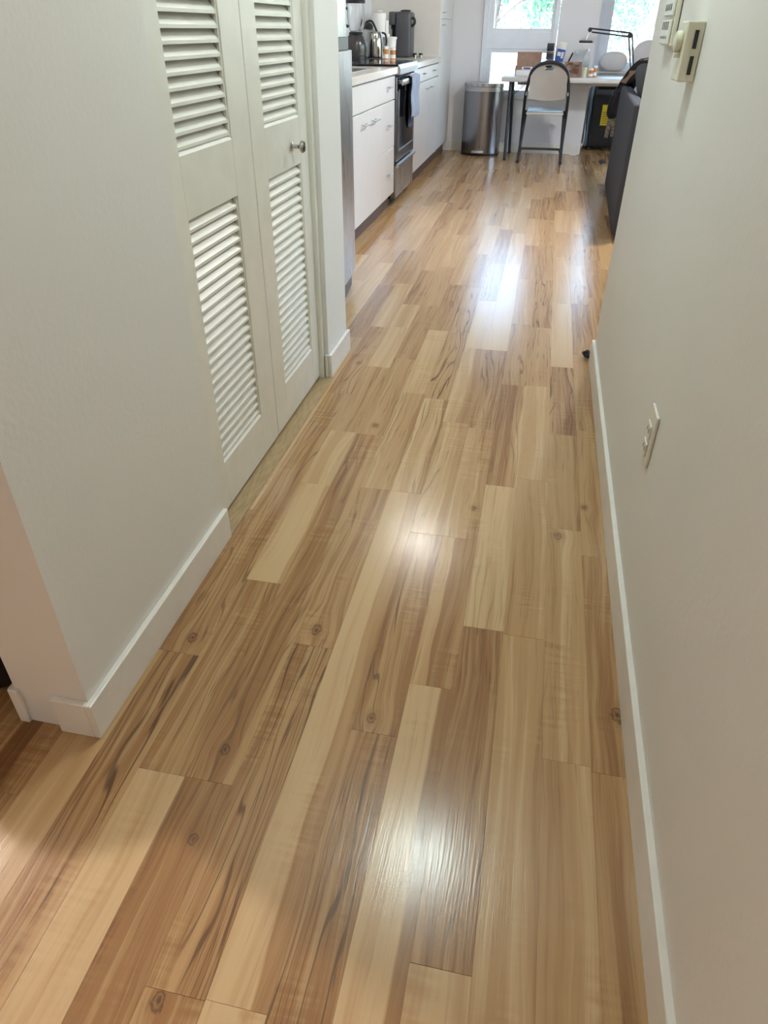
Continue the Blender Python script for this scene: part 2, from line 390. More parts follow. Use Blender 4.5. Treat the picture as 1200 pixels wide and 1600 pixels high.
# (y_end, tone, streak, tone_b, split, knot(x frac, y, r))
def P_(ye, t, s=.3, tb=None, sp=2.0, k=None): return (ye, t, s, t if tb is None else tb, sp, k)
S = {
 -4: [P_(.33, .35, .2), P_(1.2, .55, .4)],
 -3: [P_(.577, .55, .4), P_(.95, .75, .5, .45, .5), P_(1.9, .5, .6)],
 -2: [P_(.959, .22, .12), P_(1.518, .5, .5), P_(2.32, .18, .2), P_(2.898, .22, .3), P_(3.68, .6, .5), P_(4.406, .45, .4), P_(5.04, .3, .2), P_(5.902, .2, .1), P_(7.3, .45, .4), P_(8.9, .35, .3)],
 -1: [P_(.959, .50, 1.0, .36, .82), P_(2.32, .46, .6, k=(.52, 1.008, .0072)), P_(3.05, .5, .7, k=(.55, 2.62, .006)), P_(3.723, .12, .1), P_(5.0, .42, .5), P_(5.9, .5, .3), P_(6.757, .28, .3), P_(7.9, .45, .3), P_(8.9, .3, .2)],
 0: [P_(.674, .12, .12), P_(1.226, .45, .65), P_(1.688, .08, .22, .4, .93), P_(2.03, .20, .25), P_(2.595, .38, .6), P_(3.064, .08, .15), P_(3.39, .14, .1), P_(3.997, .52, .6), P_(4.75, .30, .2), P_(5.656, .22, .3), P_(6.5, .5, .3), P_(7.5, .28, .3), P_(8.9, .4, .4)],
 1: [P_(.674, .62, .38, k=(.72, .565, .0055)), P_(2.026, .52, .6, .36, .8, k=(.55, .745, .0062)), P_(2.7, .36, .5, k=(.55, 2.095, .007)), P_(3.39, .46, .45), P_(4.1, .38, .5), P_(4.878, .24, .3), P_(5.6, .42, .3), P_(6.435, .36, .4), P_(7.6, .5, .4), P_(8.9, .3, .2)],
 2: [P_(.345, .55, .7, k=(.3, .330, .0065)), P_(1.04, .52, .9), P_(1.70, .46, .65, k=(.42, 1.09, .0075)), P_(2.382, .22, .6, .5, .8), P_(3.06, .16, .25), P_(3.769, .48, .6), P_(4.42, .28, .3), P_(5.282, .36, .4), P_(6.1, .22, .2), P_(7.1, .42, .5), P_(8.9, .34, .3)],
 3: [P_(.347, .04, .3, .12, .5), P_(1.70, .06, .20, .52, .62), P_(2.35, .16, .6, .5, .85), P_(3.06, .42, 1.0), P_(3.75, .36, 1.0), P_(4.42, .5, .5), P_(5.2, .24, .3), P_(6.0, .46, .5), P_(7.0, .3, .3), P_(8.9, .44, .4)],
 4: [P_(.139, .5, .5), P_(.84, .56, .85), P_(1.508, .54, .8, k=(.35, .875, .0062)), P_(2.176, .20, .6, .46, .72), P_(2.881, .14, .2, .46, .55), P_(3.533, .05, .12), P_(4.24, .34, .9), P_(5.1, .46, .4), P_(5.8, .2, .2), P_(6.471, .42, .3), P_(7.4, .26, .2), P_(8.9, .5, .4)],
 5: [P_(.98, .06, .25, .55, .76), P_(1.509, .16, .35, .58, .36), P_(2.15, .20, .5, .50, .62, (.75, 1.66, .0055)), P_(2.878, .40, 1.0, .5, .8), P_(4.24, .04, .08), P_(5.0, .14, .2), P_(5.836, .34, .5), P_(6.7, .2, .2), P_(7.7, .46, .4), P_(8.9, .34, .3)],
 6: [P_(.454, .14, .15), P_(1.174, .64, .5, .56, .9), P_(1.795, .08, .3, .20, .85), P_(2.535, .58, .55, .24, .93), P_(3.229, .40, .7), P_(3.95, .28, .3), P_(4.7, .46, .5), P_(5.482, .22, .2), P_(6.2, .48, .3), P_(6.985, .30, .3), P_(8.9, .5, .4)],
 7: [P_(1.167, .24, .12, .4, .95), P_(1.85, .36, .12, .22, .85), P_(2.544, .18, .15, .34, .75), P_(3.2, .34, .8), P_(3.964, .46, 1.0), P_(4.75, .36, .6), P_(5.461, .30, .4), P_(6.3, .52, .6), P_(7.2, .34, .3), P_(8.9, .42, .4)],
 8: [P_(.85, .34, .1, .28, .7), P_(1.609, .38, .2, .22, .4, (.32, 1.575, .0075)), P_(2.165, .36, .35, .5, .85), P_(2.753, .5, .9), P_(3.57, .06, .12), P_(4.46, .22, .2), P_(5.1, .28, .2), P_(5.814, .18, .2), P_(6.6, .5, .3), P_(7.5, .2, .2), P_(8.9, .44, .4)],
 9: [P_(.84, .42, .2, .34, .6), P_(1.5, .46, .25, k=(.62, .985, .009)), P_(2.21, .40, .3, .32, .5, (.14, 1.73, .0055)), P_(2.9, .48, .4), P_(3.582, .56, .7), P_(4.3, .26, .5), P_(5.072, .36, .5), P_(5.8, .2, .2), P_(6.6, .34, .3), P_(7.7, .46, .3), P_(8.9, .3, .2)],
}
rw = random.Random(5)
def rnd_strip(k, y0, y1):
    out = []; y = y0+rw.uniform(.2, .9)
    while y < y1:
        out.append(P_(y, rw.choice([.1, .22, .35, .45, .55]), rw.uniform(.1, .7))); y += rw.choice([.62, .7, .74, .9])
    out.append(P_(y1, rw.choice([.2, .4, .5]), .3)); return out
def plank(x, y0, y1, w_, t, s, tb, sp, k, idx, parent=fl):
    mb = MB(); g = .00005; e = .00035
    a, b_, c, d = x+g, y0+g*4, x+w_-g, y1-g*4
    bmv = mb.bm.verts
    lo = [bmv.new(p) for p in ((a, b_, -.0085), (c, b_, -.0085), (c, d, -.0085), (a, d, -.0085))]
    md = [bmv.new(p) for p in ((a, b_, -e), (c, b_, -e), (c, d, -e), (a, d, -e))]
    up = [bmv.new(p) for p in ((a+e*.4, b_+e, 0), (c-e*.4, b_+e, 0), (c-e*.4, d-e, 0), (a+e*.4, d-e, 0))]
    for A_, B_ in ((lo, md), (md, up)):
        for i in range(4): mb.bm.faces.new((A_[i], A_[(i+1) % 4], B_[(i+1) % 4], B_[i]))
    mb.bm.faces.new(up)
    o = mb.build('plank', M['wood'], parent, org=((a+c)/2, (b_+d)/2, -.0085))
    o['tone'] = float(t); o['streak'] = float(s); o['tone_b'] = float(tb); o['split'] = float(sp)
    o['seed'] = float(idx*3.713 % 97); o['strip_x'] = float(x)
    if k: o['knot_x'] = float(x+k[0]*W); o['knot_y'] = float(k[1]); o['knot_r'] = float(k[2]*1.5)
    else: o['knot_x'] = 50.0; o['knot_y'] = 50.0; o['knot_r'] = .0001
    return o
idx = 0
for k in range(-12, 18):
    x = X0+k*W
    if k in S: segs = S[k]; ys = {-4: -.6, -3: -.4}.get(k, -.5)
    elif k < -3: segs = []; ys = 0
    else: segs = []; ys = 0
    if k in S and k in (-4, -3):
        ys = -.5; segs = list(S[k])+[]
    if k in S and k >= -2:
        pass
    if k == -3: segs = S[k]+rnd_strip(k, 1.9, 8.9)
    if k == -4: segs = S[k]+rnd_strip(k, 2.8, 8.9)
    if k < -4: ys = 2.9; segs = rnd_strip(k, 2.9, 8.9) if k >= -7 else []
    if k > 9: ys = 2.5; segs = rnd_strip(k, 2.5, 9.6) if k <= 14 else []
    if not segs: continue
    y = ys
    for (ye, t, s, tb, sp, kn) in segs:
        if ye <= y: continue
        idx += 1
        plank(x, y, ye, W, t, s, tb, sp, kn, idx); y = ye
# remaining boards out of view, joined
mb = MB()
def slab(x0, y0, x1, y1):
    x = x0
    while x < x1-.01:
        y = y0-rw.uniform(0, 1)
        while y < y1:
            ya, yb = max(y, y0), min(y+1.36, y1)
            if yb-ya > .01: mb.box(x+.0003, ya+.0004, -.0085, min(x+W*2, x1)-.0003, yb-.0004, 0)
            y += 1.36
        x += W*2
slab(X0-3*W-2.3, -1.5, X0-4*W, 1.30)
slab(X0-4*W, -1.5, XR, -.5)
slab(X0-7*W-.6, 2.9, X0-7*W, 8.8)
slab(X0+15*W, 2.5, 3.2, 9.6)
sb = mb.build('plank', M['wood'], fl, kind='stuff')
for a_, v in dict(tone=.4, streak=.3, tone_b=.4, split=2.0, seed=3.0, strip_x=0.0, knot_x=50.0, knot_y=50.0, knot_r=.0001).items(): sb[a_] = v

def wallbox(name, *b_, mat='wall', kind='structure', parent=None): return MB().box(*b_).build(name, M[mat], parent, kind=kind)
MB().box(-3.3, -1.6, H, 3.3, 9.9, H+.1).build('ceiling', M['ceil'], kind='structure')
# hallway right wall, a slab ending where the living room opens
wallbox('wall_right', XR, -1.5, 0, XR+.12, 2.835, H)
# left wall end and closet surround
wl = wallbox('wall_left', -.872, .73, 0, XL, 1.372, H)
wallbox('wall_closet_header', -.872, 1.372, 2.04, XL-.004, 2.46, H)
wallbox('wall_closet_end', -1.62, 2.46, 0, XL-.008, 2.735, H)
wallbox('wall_closet_back', -1.62, 1.30, 0, -1.55, 2.46, H)
wallbox('wall_closet_side', -1.55, 1.30, 0, -.872, 1.372, H)
wallbox('wall_back', -3.3, -1.6, 0, XR+.12, -1.5, H)
wallbox('wall_side', -3.3, -1.5, 0, -3.2, 2.3, H)
wallbox('wall_bedroom', -3.2, 2.2, 0, -1.62, 2.3, H)
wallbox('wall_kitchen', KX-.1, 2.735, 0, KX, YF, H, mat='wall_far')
wallbox('wall_fridge_side', KX-.1, 2.66, 0, -1.62, 2.735, H)
# living room shell
mb = MB(); mb.box(XR+.12, 2.5, 0, 3.3, 2.6, H); mb.build('wall_living_back', M['wall_far'], kind='structure')
mb = MB()   # wall with a wide window to the right
mb.box(3.2, 2.6, 0, 3.3, 3.9, H); mb.box(3.2, 7.9, 0, 3.3, 9.9, H); mb.box(3.2, 3.9, 0, 3.3, 7.9, .5); mb.box(3.2, 3.9, 2.15, 3.3, 7.9, H)
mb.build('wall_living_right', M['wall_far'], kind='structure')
# far wall with window_1
x0, x1, z0, z1 = -.775, -.005, .51, 2.12
mb = MB()
mb.box(KX-.1, YF, 0, x0, YF+.16, H); mb.box(x1, YF, 0, .392, YF+.16, H); mb.box(x0, YF, 0, x1, YF+.16, z0); mb.box(x0, YF, z1, x1, YF+.16, H)
mb.box(.30, YF+.16, 0, .392, YA, H)          # return into the alcove
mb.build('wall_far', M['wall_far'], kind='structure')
mb = MB()
mb.box(.392, YA, 0, 3.3, YA+.25, .74); mb.box(.392, YA, 2.15, 3.3, YA+.25, H); mb.box(2.1, YA, .74, 3.3, YA+.25, 2.15); mb.box(.30, YA, 0, .392, YA+.25, H)
mb.build('wall_alcove', M['wall_far'], kind='structure')

# baseboards
def bbprof(mbx, pts, h=.092, t=.013):
    """pts: list of (x,y) path of the outer face with wall on the left side of the direction"""
    for (ax, ay), (bx, by) in zip(pts[:-1], pts[1:]):
        d = Vector((bx-ax, by-ay)); L = d.length; d /= L; nrm = Vector((-d.y, d.x))
        Mx = Matrix(((d.x, nrm.x, 0, ax), (d.y, nrm.y, 0, ay), (0, 0, 1, 0), (0, 0, 0, 1)))
        mbx.box(0, 0, 0, L, t, h, bev=.0022, seg=2, M=Mx)
mb = MB(); bbprof(mb, [(XL+.013, .717), (XL+.013, 1.386)]); bbprof(mb, [(-.790, .717), (XL-.0002, .717)])
mb.build('baseboard_left', M['trim'], kind='structure')
mb = MB(); bbprof(mb, [(-.885, .90), (-.885, .725)], t=.013); mb.box(-.884, .722, 0, -.862, .731, .092, bev=.002)
mb.build('baseboard_left_end', M['trim'], kind='structure')
mb = MB(); bbprof(mb, [(-.711, 2.449), (-.711, 2.748)]); bbprof(mb, [(-.738, 2.449), (-.7252, 2.449)], t=.011)
mb.build('baseboard_closet', M['trim'], kind='structure')
mb = MB(); bbprof(mb, [(XR-.012, 2.847), (XR-.012, -1.5)]); bbprof(mb, [(XR+.13, 2.847), (XR+.0002, 2.847)], t=.0115)
mb.build('baseboard_right', M['trim'], kind='structure')
mb = MB(); bbprof(mb, [(-1.07, YF-.012), (.404, YF-.012)], h=.10); bbprof(mb, [(.404, YF-.012), (.404, YA)], h=.10)
mb.build('baseboard_far', M['trim'], kind='structure')
# strip of bare edge under the bifold doors
MB().box(-.79, 1.386, 0, -.706, 2.44, .0035, bev=.001).build('trim_1', M['track'], kind='structure', org=(-.75, 1.9, 0))
# closet jamb
mb = MB(); mb.box(-.80, 2.435, 0, -.742, 2.4595, 2.04, bev=.001); mb.box(-.80, 1.3725, 0, -.775, 1.39, 2.04); mb.box(-.80, 1.39, 2.02, -.742, 2.435, 2.04)
mb.build('trim_2', M['door'], kind='structure')

# ---- windows
def window(name, x0, x1, z0, z1, y, panes, fw=.045, mull=(), depth=.10, fill=0):
    t = thing(name, ((x0+x1)/2, y, z0), kind='structure')
    mb = MB()
    mb.box(x0, y, z0, x0+fw, y+depth, z1, bev=.003); mb.box(x1-fw, y, z0, x1, y+depth, z1, bev=.003)
    mb.box(x0+fw, y, z0, x1-fw, y+depth, z0+fw, bev=.003); mb.box(x0+fw, y, z1-fw, x1-fw, y+depth, z1, bev=.003)
    for a, b_ in mull: mb.box(x0+fw, y+.012, a, x1-fw, y+depth-.01, b_, bev=.003)
    if fill: mb.box(x0+fw, y+.015, z0+fw, x0+fw+fill, y+depth-.01, z1-fw, bev=.002)
    mb.build('window_frame', M['vinyl'], t)
    for (a, b_, c, d) in panes:
        s = MB(); q = .042
        s.box(a, y+.02, b_, a+q, y+.075, d, bev=.003); s.box(c-q, y+.02, b_, c, y+.075, d, bev=.003)
        s.box(a+q, y+.02, b_, c-q, y+.075, b_+q, bev=.003); s.box(a+q, y+.02, d-q, c-q, y+.075, d, bev=.003)
        so_ = s.build('sash', M['vinyl'], t)
        MB().box(a+q-.004, y+.045, b_+q-.004, c-q+.004, y+.051, d-q+.004).build('pane', M['glass'], so_)
    return t
window('window_1', -.772, -.008, .513, 2.117, YF-.018, [(-.706, 1.10, -.038, 2.06), (-.706, .553, -.038, .975)], fw=.045, mull=[(.965, 1.11)], fill=.0215)
window('window_2', .40, 2.10, .745, 2.145, YA+.13, [(.53, .79, 2.05, 2.10)], fw=.075, fill=.0555)
mb = MB(); mb.box(.394, YA-.02, .725, 2.12, YA+.13, .748, bev=.004); mb.build('trim_3', M['trim'], kind='structure')
window3 = thing('window_3', (3.24, 5.9, .5), kind='structure')
for i in range(3):
    a = 3.9+i*4/3; mb = MB()
    mb.box(3.21, a, .5, 3.28, a+.06, 2.15); mb.box(3.21, a+4/3-.06, .5, 3.28, a+4/3, 2.15); mb.box(3.21, a+.06, .5, 3.28, a+4/3-.06, .56); mb.box(3.21, a+.06, 2.09, 3.28, a+4/3-.06, 2.15)
    s_ = mb.build('sash', M['vinyl'], window3)
    MB().box(3.24, a+.06, .56, 3.246, a+4/3-.06, 2.09).build('pane', M['glass'], s_)

# ---- bifold closet door
door = thing('door_1', (-.77, 1.92, 0), kind='structure')
DX = -.757
def bifold(y0, y1, l0, l1, knob=False):
    z0_, z1_ = .012, 2.0; th = .030
    louv = [(.152, .780), (.910, 1.86)]
    mb = MB()
    mb.box(DX-th, y0, z0_, DX, l0, z1_, bev=.0015); mb.box(DX-th, l1, z0_, DX, y1, z1_, bev=.0015)
    zs = [z0_]+[v for ab in louv for v in ab]+[z1_]
    for a, b_ in zip(zs[0::2], zs[1::2]): mb.box(DX-th, l0-.0005, a, DX-.0003, l1+.0005, b_, bev=.0012)
    p = mb.build('door_panel', M['door'], door)
    mbb = MB()
    for (a, b_) in louv:     # narrow sticking around the louvres
        mbb.box(DX-.012, l0, a, DX-.004, l0+.006, b_); mbb.box(DX-.012, l1-.006, a, DX-.004, l1, b_)
        mbb.prism([(DX-.020, a), (DX-.0015, a), (DX-.010, a+.010), (DX-.020, a+.010)], 'y', l0, l1)
    mbb.build('bead', M['trim'], p)
    me = None
    for (a, b_) in louv:
        n = round((b_-a-.010)/.0272); st_ = (b_-a-.010)/n
        for i in range(n):
            zc = a+.010+st_*(i+.5)
            if me is None:
                s_ = MB()
                # plumb front nose, sloping upper face, lower edge towards the hallway
                s_.prism([(.009, -.0150), (.009, -.0085), (-.011, .0150), (-.011, .0085)], 'y', -(l1-l0)/2+.004, (l1-l0)/2-.004)
                o = s_.build('slat', M['door'], p, org=(0, 0, 0)); me = o.data
            else:
                o = bpy.data.objects.new('slat', me); COL.objects.link(o); o.parent = p
            o.location = Vector((DX-.0135, (l0+l1)/2, zc))-ORG[p.name]
    if knob:
        R = Matrix.Rotation(PI/2, 4, 'Y')
        k_ = MB().lathe([(.013, 0), (.013, .003), (.006, .005), (.0055, .022), (.009, .026), (.0165, .031), (.0175, .036), (.0145, .041), (.004, .043)], c=(DX, 2.262, .838), n=28, M=R)
        k_.build('knob', M['chrome'], p, smooth=True, label='round chrome knob on a thin neck')
    return p
bifold(1.400, 1.934, 1.512, 1.806)
bifold(1.938, 2.434, 2.042, 2.352, knob=True)

# ---- ceiling lamps
def ceiling_light(x, y, rad, L, col, label):
    t = thing('ceiling_light', (x, y, H-.09), label, 'light')
    MB().lathe([(rad*.55, H-.03), (rad*1.05, H-.03), (rad*1.08, H-.001), (.02, H-.001)], c=(x, y, 0), n=32).build('base', M['steel_h'], t, smooth=True)
    MB().lathe([(.005, H-.09), (rad*.5, H-.085), (rad*.85, H-.065), (rad, H-.035), (rad*.98, H-.03)], c=(x, y, 0), n=32, closed=True).build('diffuser', lampmat('lamp glass', col, L), t, smooth=True)
ceiling_light(-.19, 1.90, .085, HALL_L, (.85, 1.0, .96), 'round frosted ceiling lamp above the hallway beside the closet')
ceiling_light(-.64, 4.55, .085, KIT_L, (1, 1.0, .92), 'round frosted ceiling lamp above the kitchen walkway')
ceiling_light(-3.0, 1.61, .10, ROOM_L, (1, .87, .82), 'small round ceiling lamp in the side room left of the hallway')
ceiling_light(.85, 5.3, .10, LIV_L, (1, .97, .92), 'round frosted ceiling lamp above the living room sofa')

# ================================================================== KITCHEN
CF = -1.09                      # cabinet front plane
CT = .915                       # counter top
def pull(mbx, y, z, L=.10):
    mbx.cyl((CF+.0, y-L*.28, z), (CF+.024, y-L*.28, z), .0035, n=8); mbx.cyl((CF, y+L*.28, z), (CF+.024, y+L*.28, z), .0035, n=8)
    mbx.box(CF+.020, y-L/2, z-.004, CF+.032, y+L/2, z+.003, bev=.0015)
def vpull(*a): pull(*a)
def front(parent, name, y0, y1, z0, z1, hy, hz, mat='cabinet', L=.10):
    g = .0018
    d = MB().box(CF-.018, y0+g, z0+g, CF, y1-g, z1-g, bev=.0015).build(name, M[mat], parent)
    if hz:
        h = MB(); pull(h, hy, hz, L); h.build('handle', M['steel_h'], d)
    return d
t = thing('base_cabinet', (-1.4, 4.68, 0), 'white slab-front base cabinet under the sink between refrigerator and range', 'cabinet')
MB().box(KX+.002, 3.70, .10, CF-.019, 5.650, CT-.165).box(CF-.060, 3.70, CT-.165, CF-.019, 5.650, CT-.042).box(KX+.002, 5.35, CT-.165, CF-.060, 5.650, CT-.042).build('body', M['cabinet'], t)
MB().box(KX+.05, 3.70, 0, CF-.045, 5.650, .10).build('toe_kick', M['toe'], t)
front(t, 'drawer', 3.70, 5.645, .722, .866, 5.40, .806)
front(t, 'door', 3.72, 4.04, .105, .718, 3.95, .655)
front(t, 'door', 4.04, 4.775, .105, .718, 4.665, .655, L=.16)
front(t, 'door', 4.775, 5.205, .105, .718, 4.93, .655, L=.16)
front(t, 'drawer', 5.205, 5.645, .42, .718, 5.40, .577)
front(t, 'drawer', 5.205, 5.645, .105, .42, 5.40, .262)
t = thing('base_cabinet', (-1.4, 7.22, 0), 'white slab-front base cabinet between the range and the tall cabinet', 'cabinet')
MB().box(KX+.002, 6.440, .10, CF-.019, 7.848, CT-.042).build('body', M['cabinet'], t)
MB().box(KX+.05, 6.440, 0, CF-.045, 7.848, .10).build('toe_kick', M['toe'], t)
front(t, 'drawer', 6.448, 7.22, .765, .866, 6.92, .82); front(t, 'drawer', 7.22, 7.84, .765, .866, 7.52, .82)
front(t, 'door', 6.448, 7.22, .105, .76, 7.10, .70); front(t, 'door', 7.22, 7.84, .105, .76, 7.36, .70)
# countertops
ct = MB()
ct.box(KX+.002, 3.69, CT-.04, CF+.022, 4.02, CT, bev=.003); ct.box(CF-.10, 4.02, CT-.04, CF+.022, 5.30, CT, bev=.003)
ct.box(KX+.002, 4.02, CT-.04, KX+.12, 5.30, CT, bev=.003); ct.box(KX+.002, 5.30, CT-.04, CF+.022, 5.650, CT, bev=.003)
cto = ct.build('countertop', M['counter'], label='pale speckled laminate countertop with a sink beside the refrigerator', cat='countertop')
mb = MB()
a0, b0, a1, b1 = KX+.121, 4.021, CF-.101, 5.299
mb.box(a0-.012, b0-.012, CT, a1+.012, b0+.012, CT+.003, bev=.001); mb.box(a0-.012, b1-.012, CT, a1+.012, b1+.012, CT+.003, bev=.001)
mb.box(a0-.012, b0+.012, CT, a0+.012, b1-.012, CT+.003, bev=.001); mb.box(a1-.012, b0+.012, CT, a1+.012, b1-.012, CT+.003, bev=.001)
sk = mb.build('sink', M['steel_h'], cto, label='stainless steel sink')
mb = MB()
mb.box(a0+.001, b0+.001, CT-.16, a1-.001, b1-.001, CT-.157)
mb.box(a0+.001, b0+.001, CT-.157, a0+.004, b1-.001, CT); mb.box(a1-.004, b0+.001, CT-.157, a1-.001, b1-.001, CT)
mb.box(a0+.004, b0+.001, CT-.157, a1-.004, b0+.004, CT); mb.box(a0+.004, b1-.004, CT-.157, a1-.004, b1-.001, CT)
mb.build('basin', M['steel'], sk)
MB().box(KX+.002, 6.442, CT-.04, CF+.022, 7.848, CT, bev=.003).build('countertop', M['counter'], label='pale speckled laminate countertop between the range and the tall cabinet', cat='countertop')
# tall cabinet
t = thing('tall_cabinet', (-1.42, 8.3, 0), 'tall white pantry cabinet with a cream side panel at the kitchen end', 'cabinet')
MB().box(KX+.002, 7.870, .10, CF-.019, 8.785, 2.2).build('body', M['cabinet'], t)
MB().box(KX+.002, 7.850, .10, CF, 7.869, 2.2, bev=.001).build('side_panel', M['cab_side'], t, label='cream side panel')
MB().box(KX+.05, 7.870, 0, CF-.045, 8.785, .10).build('toe_kick', M['toe'], t)
for (z0, z1, hz) in ((.105, 1.212, 1.165), (1.212, 2.19, 1.262)):
    front(t, 'door', 7.872, 8.68, z0, z1, 8.02, hz, L=.12)
MB().box(CF-.018, 8.682, .105, CF, 8.784, 2.19).build('filler', M['cabinet'], t)

# range
t = thing('range', (-1.4, 6.12, 0), 'stainless steel electric range with a black glass cooktop and a towel on its handle', 'range')
y0, y1 = 5.662, 6.430
MB().box(KX+.01, y0, .05, CF-.03, y1, CT-.01).build('body', M['black'], t)
MB().box(KX+.01, y0-.004, CT+.001, CF+.018, y1+.004, CT+.014, bev=.003).build('cooktop', M['black_gloss'], t)
for (bx, by, br) in ((-1.22, 5.86, .10), (-1.22, 6.24, .08), (-1.52, 5.86, .08), (-1.52, 6.24, .10)):
    MB().lathe([(br-.004, CT+.0138), (br-.004, CT+.0146), (br, CT+.0146), (br, CT+.0138)], c=(bx, by, 0), n=32, closed=False).build('burner', M['dark_grey'], t)
MB().prism([(CF-.04, CT-.002), (CF+.022, CT+.010), (CF+.036, CT-.012), (CF+.034, CT-.048), (CF-.04, CT-.052)], 'y', y0, y1).build('front_trim', M['steel_h'], t)
d = MB().box(CF-.03, y0+.004, .305, CF+.012, y1-.004, .855, bev=.004).build('door', M['steel_d'], t)
MB().box(CF+.0125, y0+.03, .765, CF+.016, y1-.03, .85).build('top_band', M['black_gloss'], d)
mb = MB(); gx = CF+.0125
mb.box(gx, y0+.075, .385, gx+.003, y1-.075, .765, bev=.001); mb.build('window_glass', M['black_gloss'], d)
mb = MB()
for (ya, yb, za, zb) in ((y0+.070, y0+.080, .375, .775), (y1-.080, y1-.070, .375, .775), (y0+.08, y1-.08, .372, .384)): mb.box(gx, ya, za, gx+.005, yb, zb, bev=.001)
mb.build('window_trim', M['steel_h'], d)
mb = MB(); mb.box(CF+.034, y0+.03, .800, CF+.056, y1-.03, .838, bev=.009, seg=3)
mb.box(CF+.012, y0+.08, .808, CF+.04, y0+.11, .828); mb.box(CF+.012, y1-.11, .808, CF+.04, y1-.08, .828)
mb.build('handle', M['steel_h'], d, smooth=True)
d = MB().box(CF-.03, y0+.004, .055, CF+.012, y1-.004, .285, bev=.004).build('drawer', M['steel'], t)
MB().prism([(CF+.012, .262), (CF+.034, .278), (CF+.034, .292), (CF+.012, .296)], 'y', y0+.004, y1-.004).build('handle', M['steel_h'], d)
MB().box(CF-.12, y0+.02, 0, CF-.06, y1-.02, .05).build('toe_kick', M['black'], t)
# dish towel on the range handle
def towelf(x, ya, yb, zt, zb, amp, ph):
    def fn(u_, v_):
        y = ya+(yb-ya)*u_; z = zt+(zb-zt)*v_
        return (x+amp*math.sin(u_*13+ph+v_*1.2)*(.3+v_*.8)*.6+.004*math.sin(v_*9+ph), y+.008*math.sin(v_*5+ph), z+.010*math.sin(u_*6+ph)*v_)
    return fn
t = thing('dish_towel', (CF+.05, 6.2, .5), 'blue grey dish towel hanging folded over the range handle', 'towel')
MB().grid(towelf(CF+.068, 5.93, 6.27, .847, .575, .010, .4), 22, 14, .004).build('front_fold', M['towel'], t, smooth=True)
MB().grid(towelf(CF+.026, 6.08, 6.24, .845, .50, .004, 1.7), 16, 14, .003).build('back_fold', M['towel_d'], t, smooth=True)
MB().grid(lambda u_, v_: (CF+.026+.042*v_, 5.93+.33*u_+(.01*v_), .846+.008*math.sin(v_*PI)), 10, 6, .004).build('top_fold', M['towel'], t, smooth=True)

# refrigerator
FX = -.886
t = thing('refrigerator', (-1.25, 3.27, 0), 'stainless steel refrigerator with bowed doors standing behind the closet wall end', 'refrigerator')
MB().box(-1.60, 2.875, .02, FX-.075, 3.665, 1.76, bev=.004).build('body', M['dark_grey'], t)
def bowdoor(z0, z1, name, ox=0):
    n = 14; pts = []
    for i in range(n+1):
        v = i/n; y = 2.868+(3.672-2.868)*v; e = min(v, 1-v)
        pts.append((FX+ox-.022+.038*(1-(2*v-1)**2)-(.015 if e == 0 else 0), y))
    pts = [(FX-.07, 2.868)]+pts+[(FX-.07, 3.672)]
    return MB().prism(pts, 'z', z0, z1).build(name, M['steel'], t, smooth=True, angle=40)
lower = bowdoor(.105, 1.055, 'door'); upper = bowdoor(1.105, 1.755, 'door', -.022)
MB().prism([(FX-.06, 2.874), (FX-.040, 2.874), (FX-.02, 3.1), (FX-.01, 3.27), (FX-.02, 3.44), (FX-.040, 3.666), (FX-.06, 3.666)], 'z', 1.058, 1.102).build('gap_handle', M['black'], t, label='black recessed grip between the doors')
MB().prism([(FX-.12, 2.88), (FX-.045, 2.88), (FX-.02, 3.1), (FX-.012, 3.27), (FX-.02, 3.44), (FX-.045, 3.66), (FX-.12, 3.66)], 'z', .0, .10).build('grille', M['black'], t)
MB().box(FX-.02, 3.33, 1.07, FX-.002, 3.35, 1.086, bev=.002).build('badge', M['chrome'], t)

# ---- things on the counter
bx, by = -1.625, 6.70
t = thing('blender', (bx, by, CT), 'graphite countertop blender with a clear jar and black lid beside the range', 'blender')
MB().lathe([(.088, CT), (.092, CT+0.0106), (.092, CT+0.0308), (.088, CT+0.0352)], c=(bx, by, 0), n=32).build('foot', M['black'], t, smooth=True)
MB().lathe([(.088, CT+0.0352), (.092, CT+0.0616), (.092, CT+0.1056), (.084, CT+0.1364), (.066, CT+0.1628), (.058, CT+0.1716)], c=(bx, by, 0), n=32).build('motor_base', M['blender_base'], t, smooth=True)
MB().lathe([(.055, CT+0.1716), (.058, CT+0.1892), (.050, CT+0.1954)], c=(bx, by, 0), n=20).build('collar', M['black'], t, smooth=True)
MB().lathe([(.046, CT+0.1954), (.058, CT+0.2288), (.068, CT+0.2904), (.074, CT+0.3696), (.075, CT+0.3872), (.071, CT+0.3872), (.069, CT+0.3696), (.064, CT+0.2904), (.054, CT+0.2288), (.042, CT+0.2024)], c=(bx, by, 0), n=32).build('jar', M['kelp'], t, smooth=True)
MB().lathe([(.078, CT+0.3828), (.080, CT+0.4004), (.074, CT+0.4092), (.05, CT+0.4136), (.034, CT+0.4154), (.032, CT+0.4259)], c=(bx, by, 0), n=32).build('lid', M['black'], t, smooth=True)
MB().tube([(bx-.06, by-.03, CT+0.3520), (bx-.10, by-.05, CT+0.3344), (bx-.10, by-.05, CT+0.2640), (bx-.055, by-.03, CT+0.2288)], .010, 8).build('handle', M['black'], t, smooth=True)
kx_, ky_ = -1.535, 6.985
t = thing('electric_kettle', (kx_, ky_, CT), 'polished stainless electric kettle in front of the paper towel roll', 'kettle')
MB().lathe([(.074, CT), (.076, CT+.012), (.070, CT+.020)], c=(kx_, ky_, 0), n=28).build('power_base', M['black'], t, smooth=True)
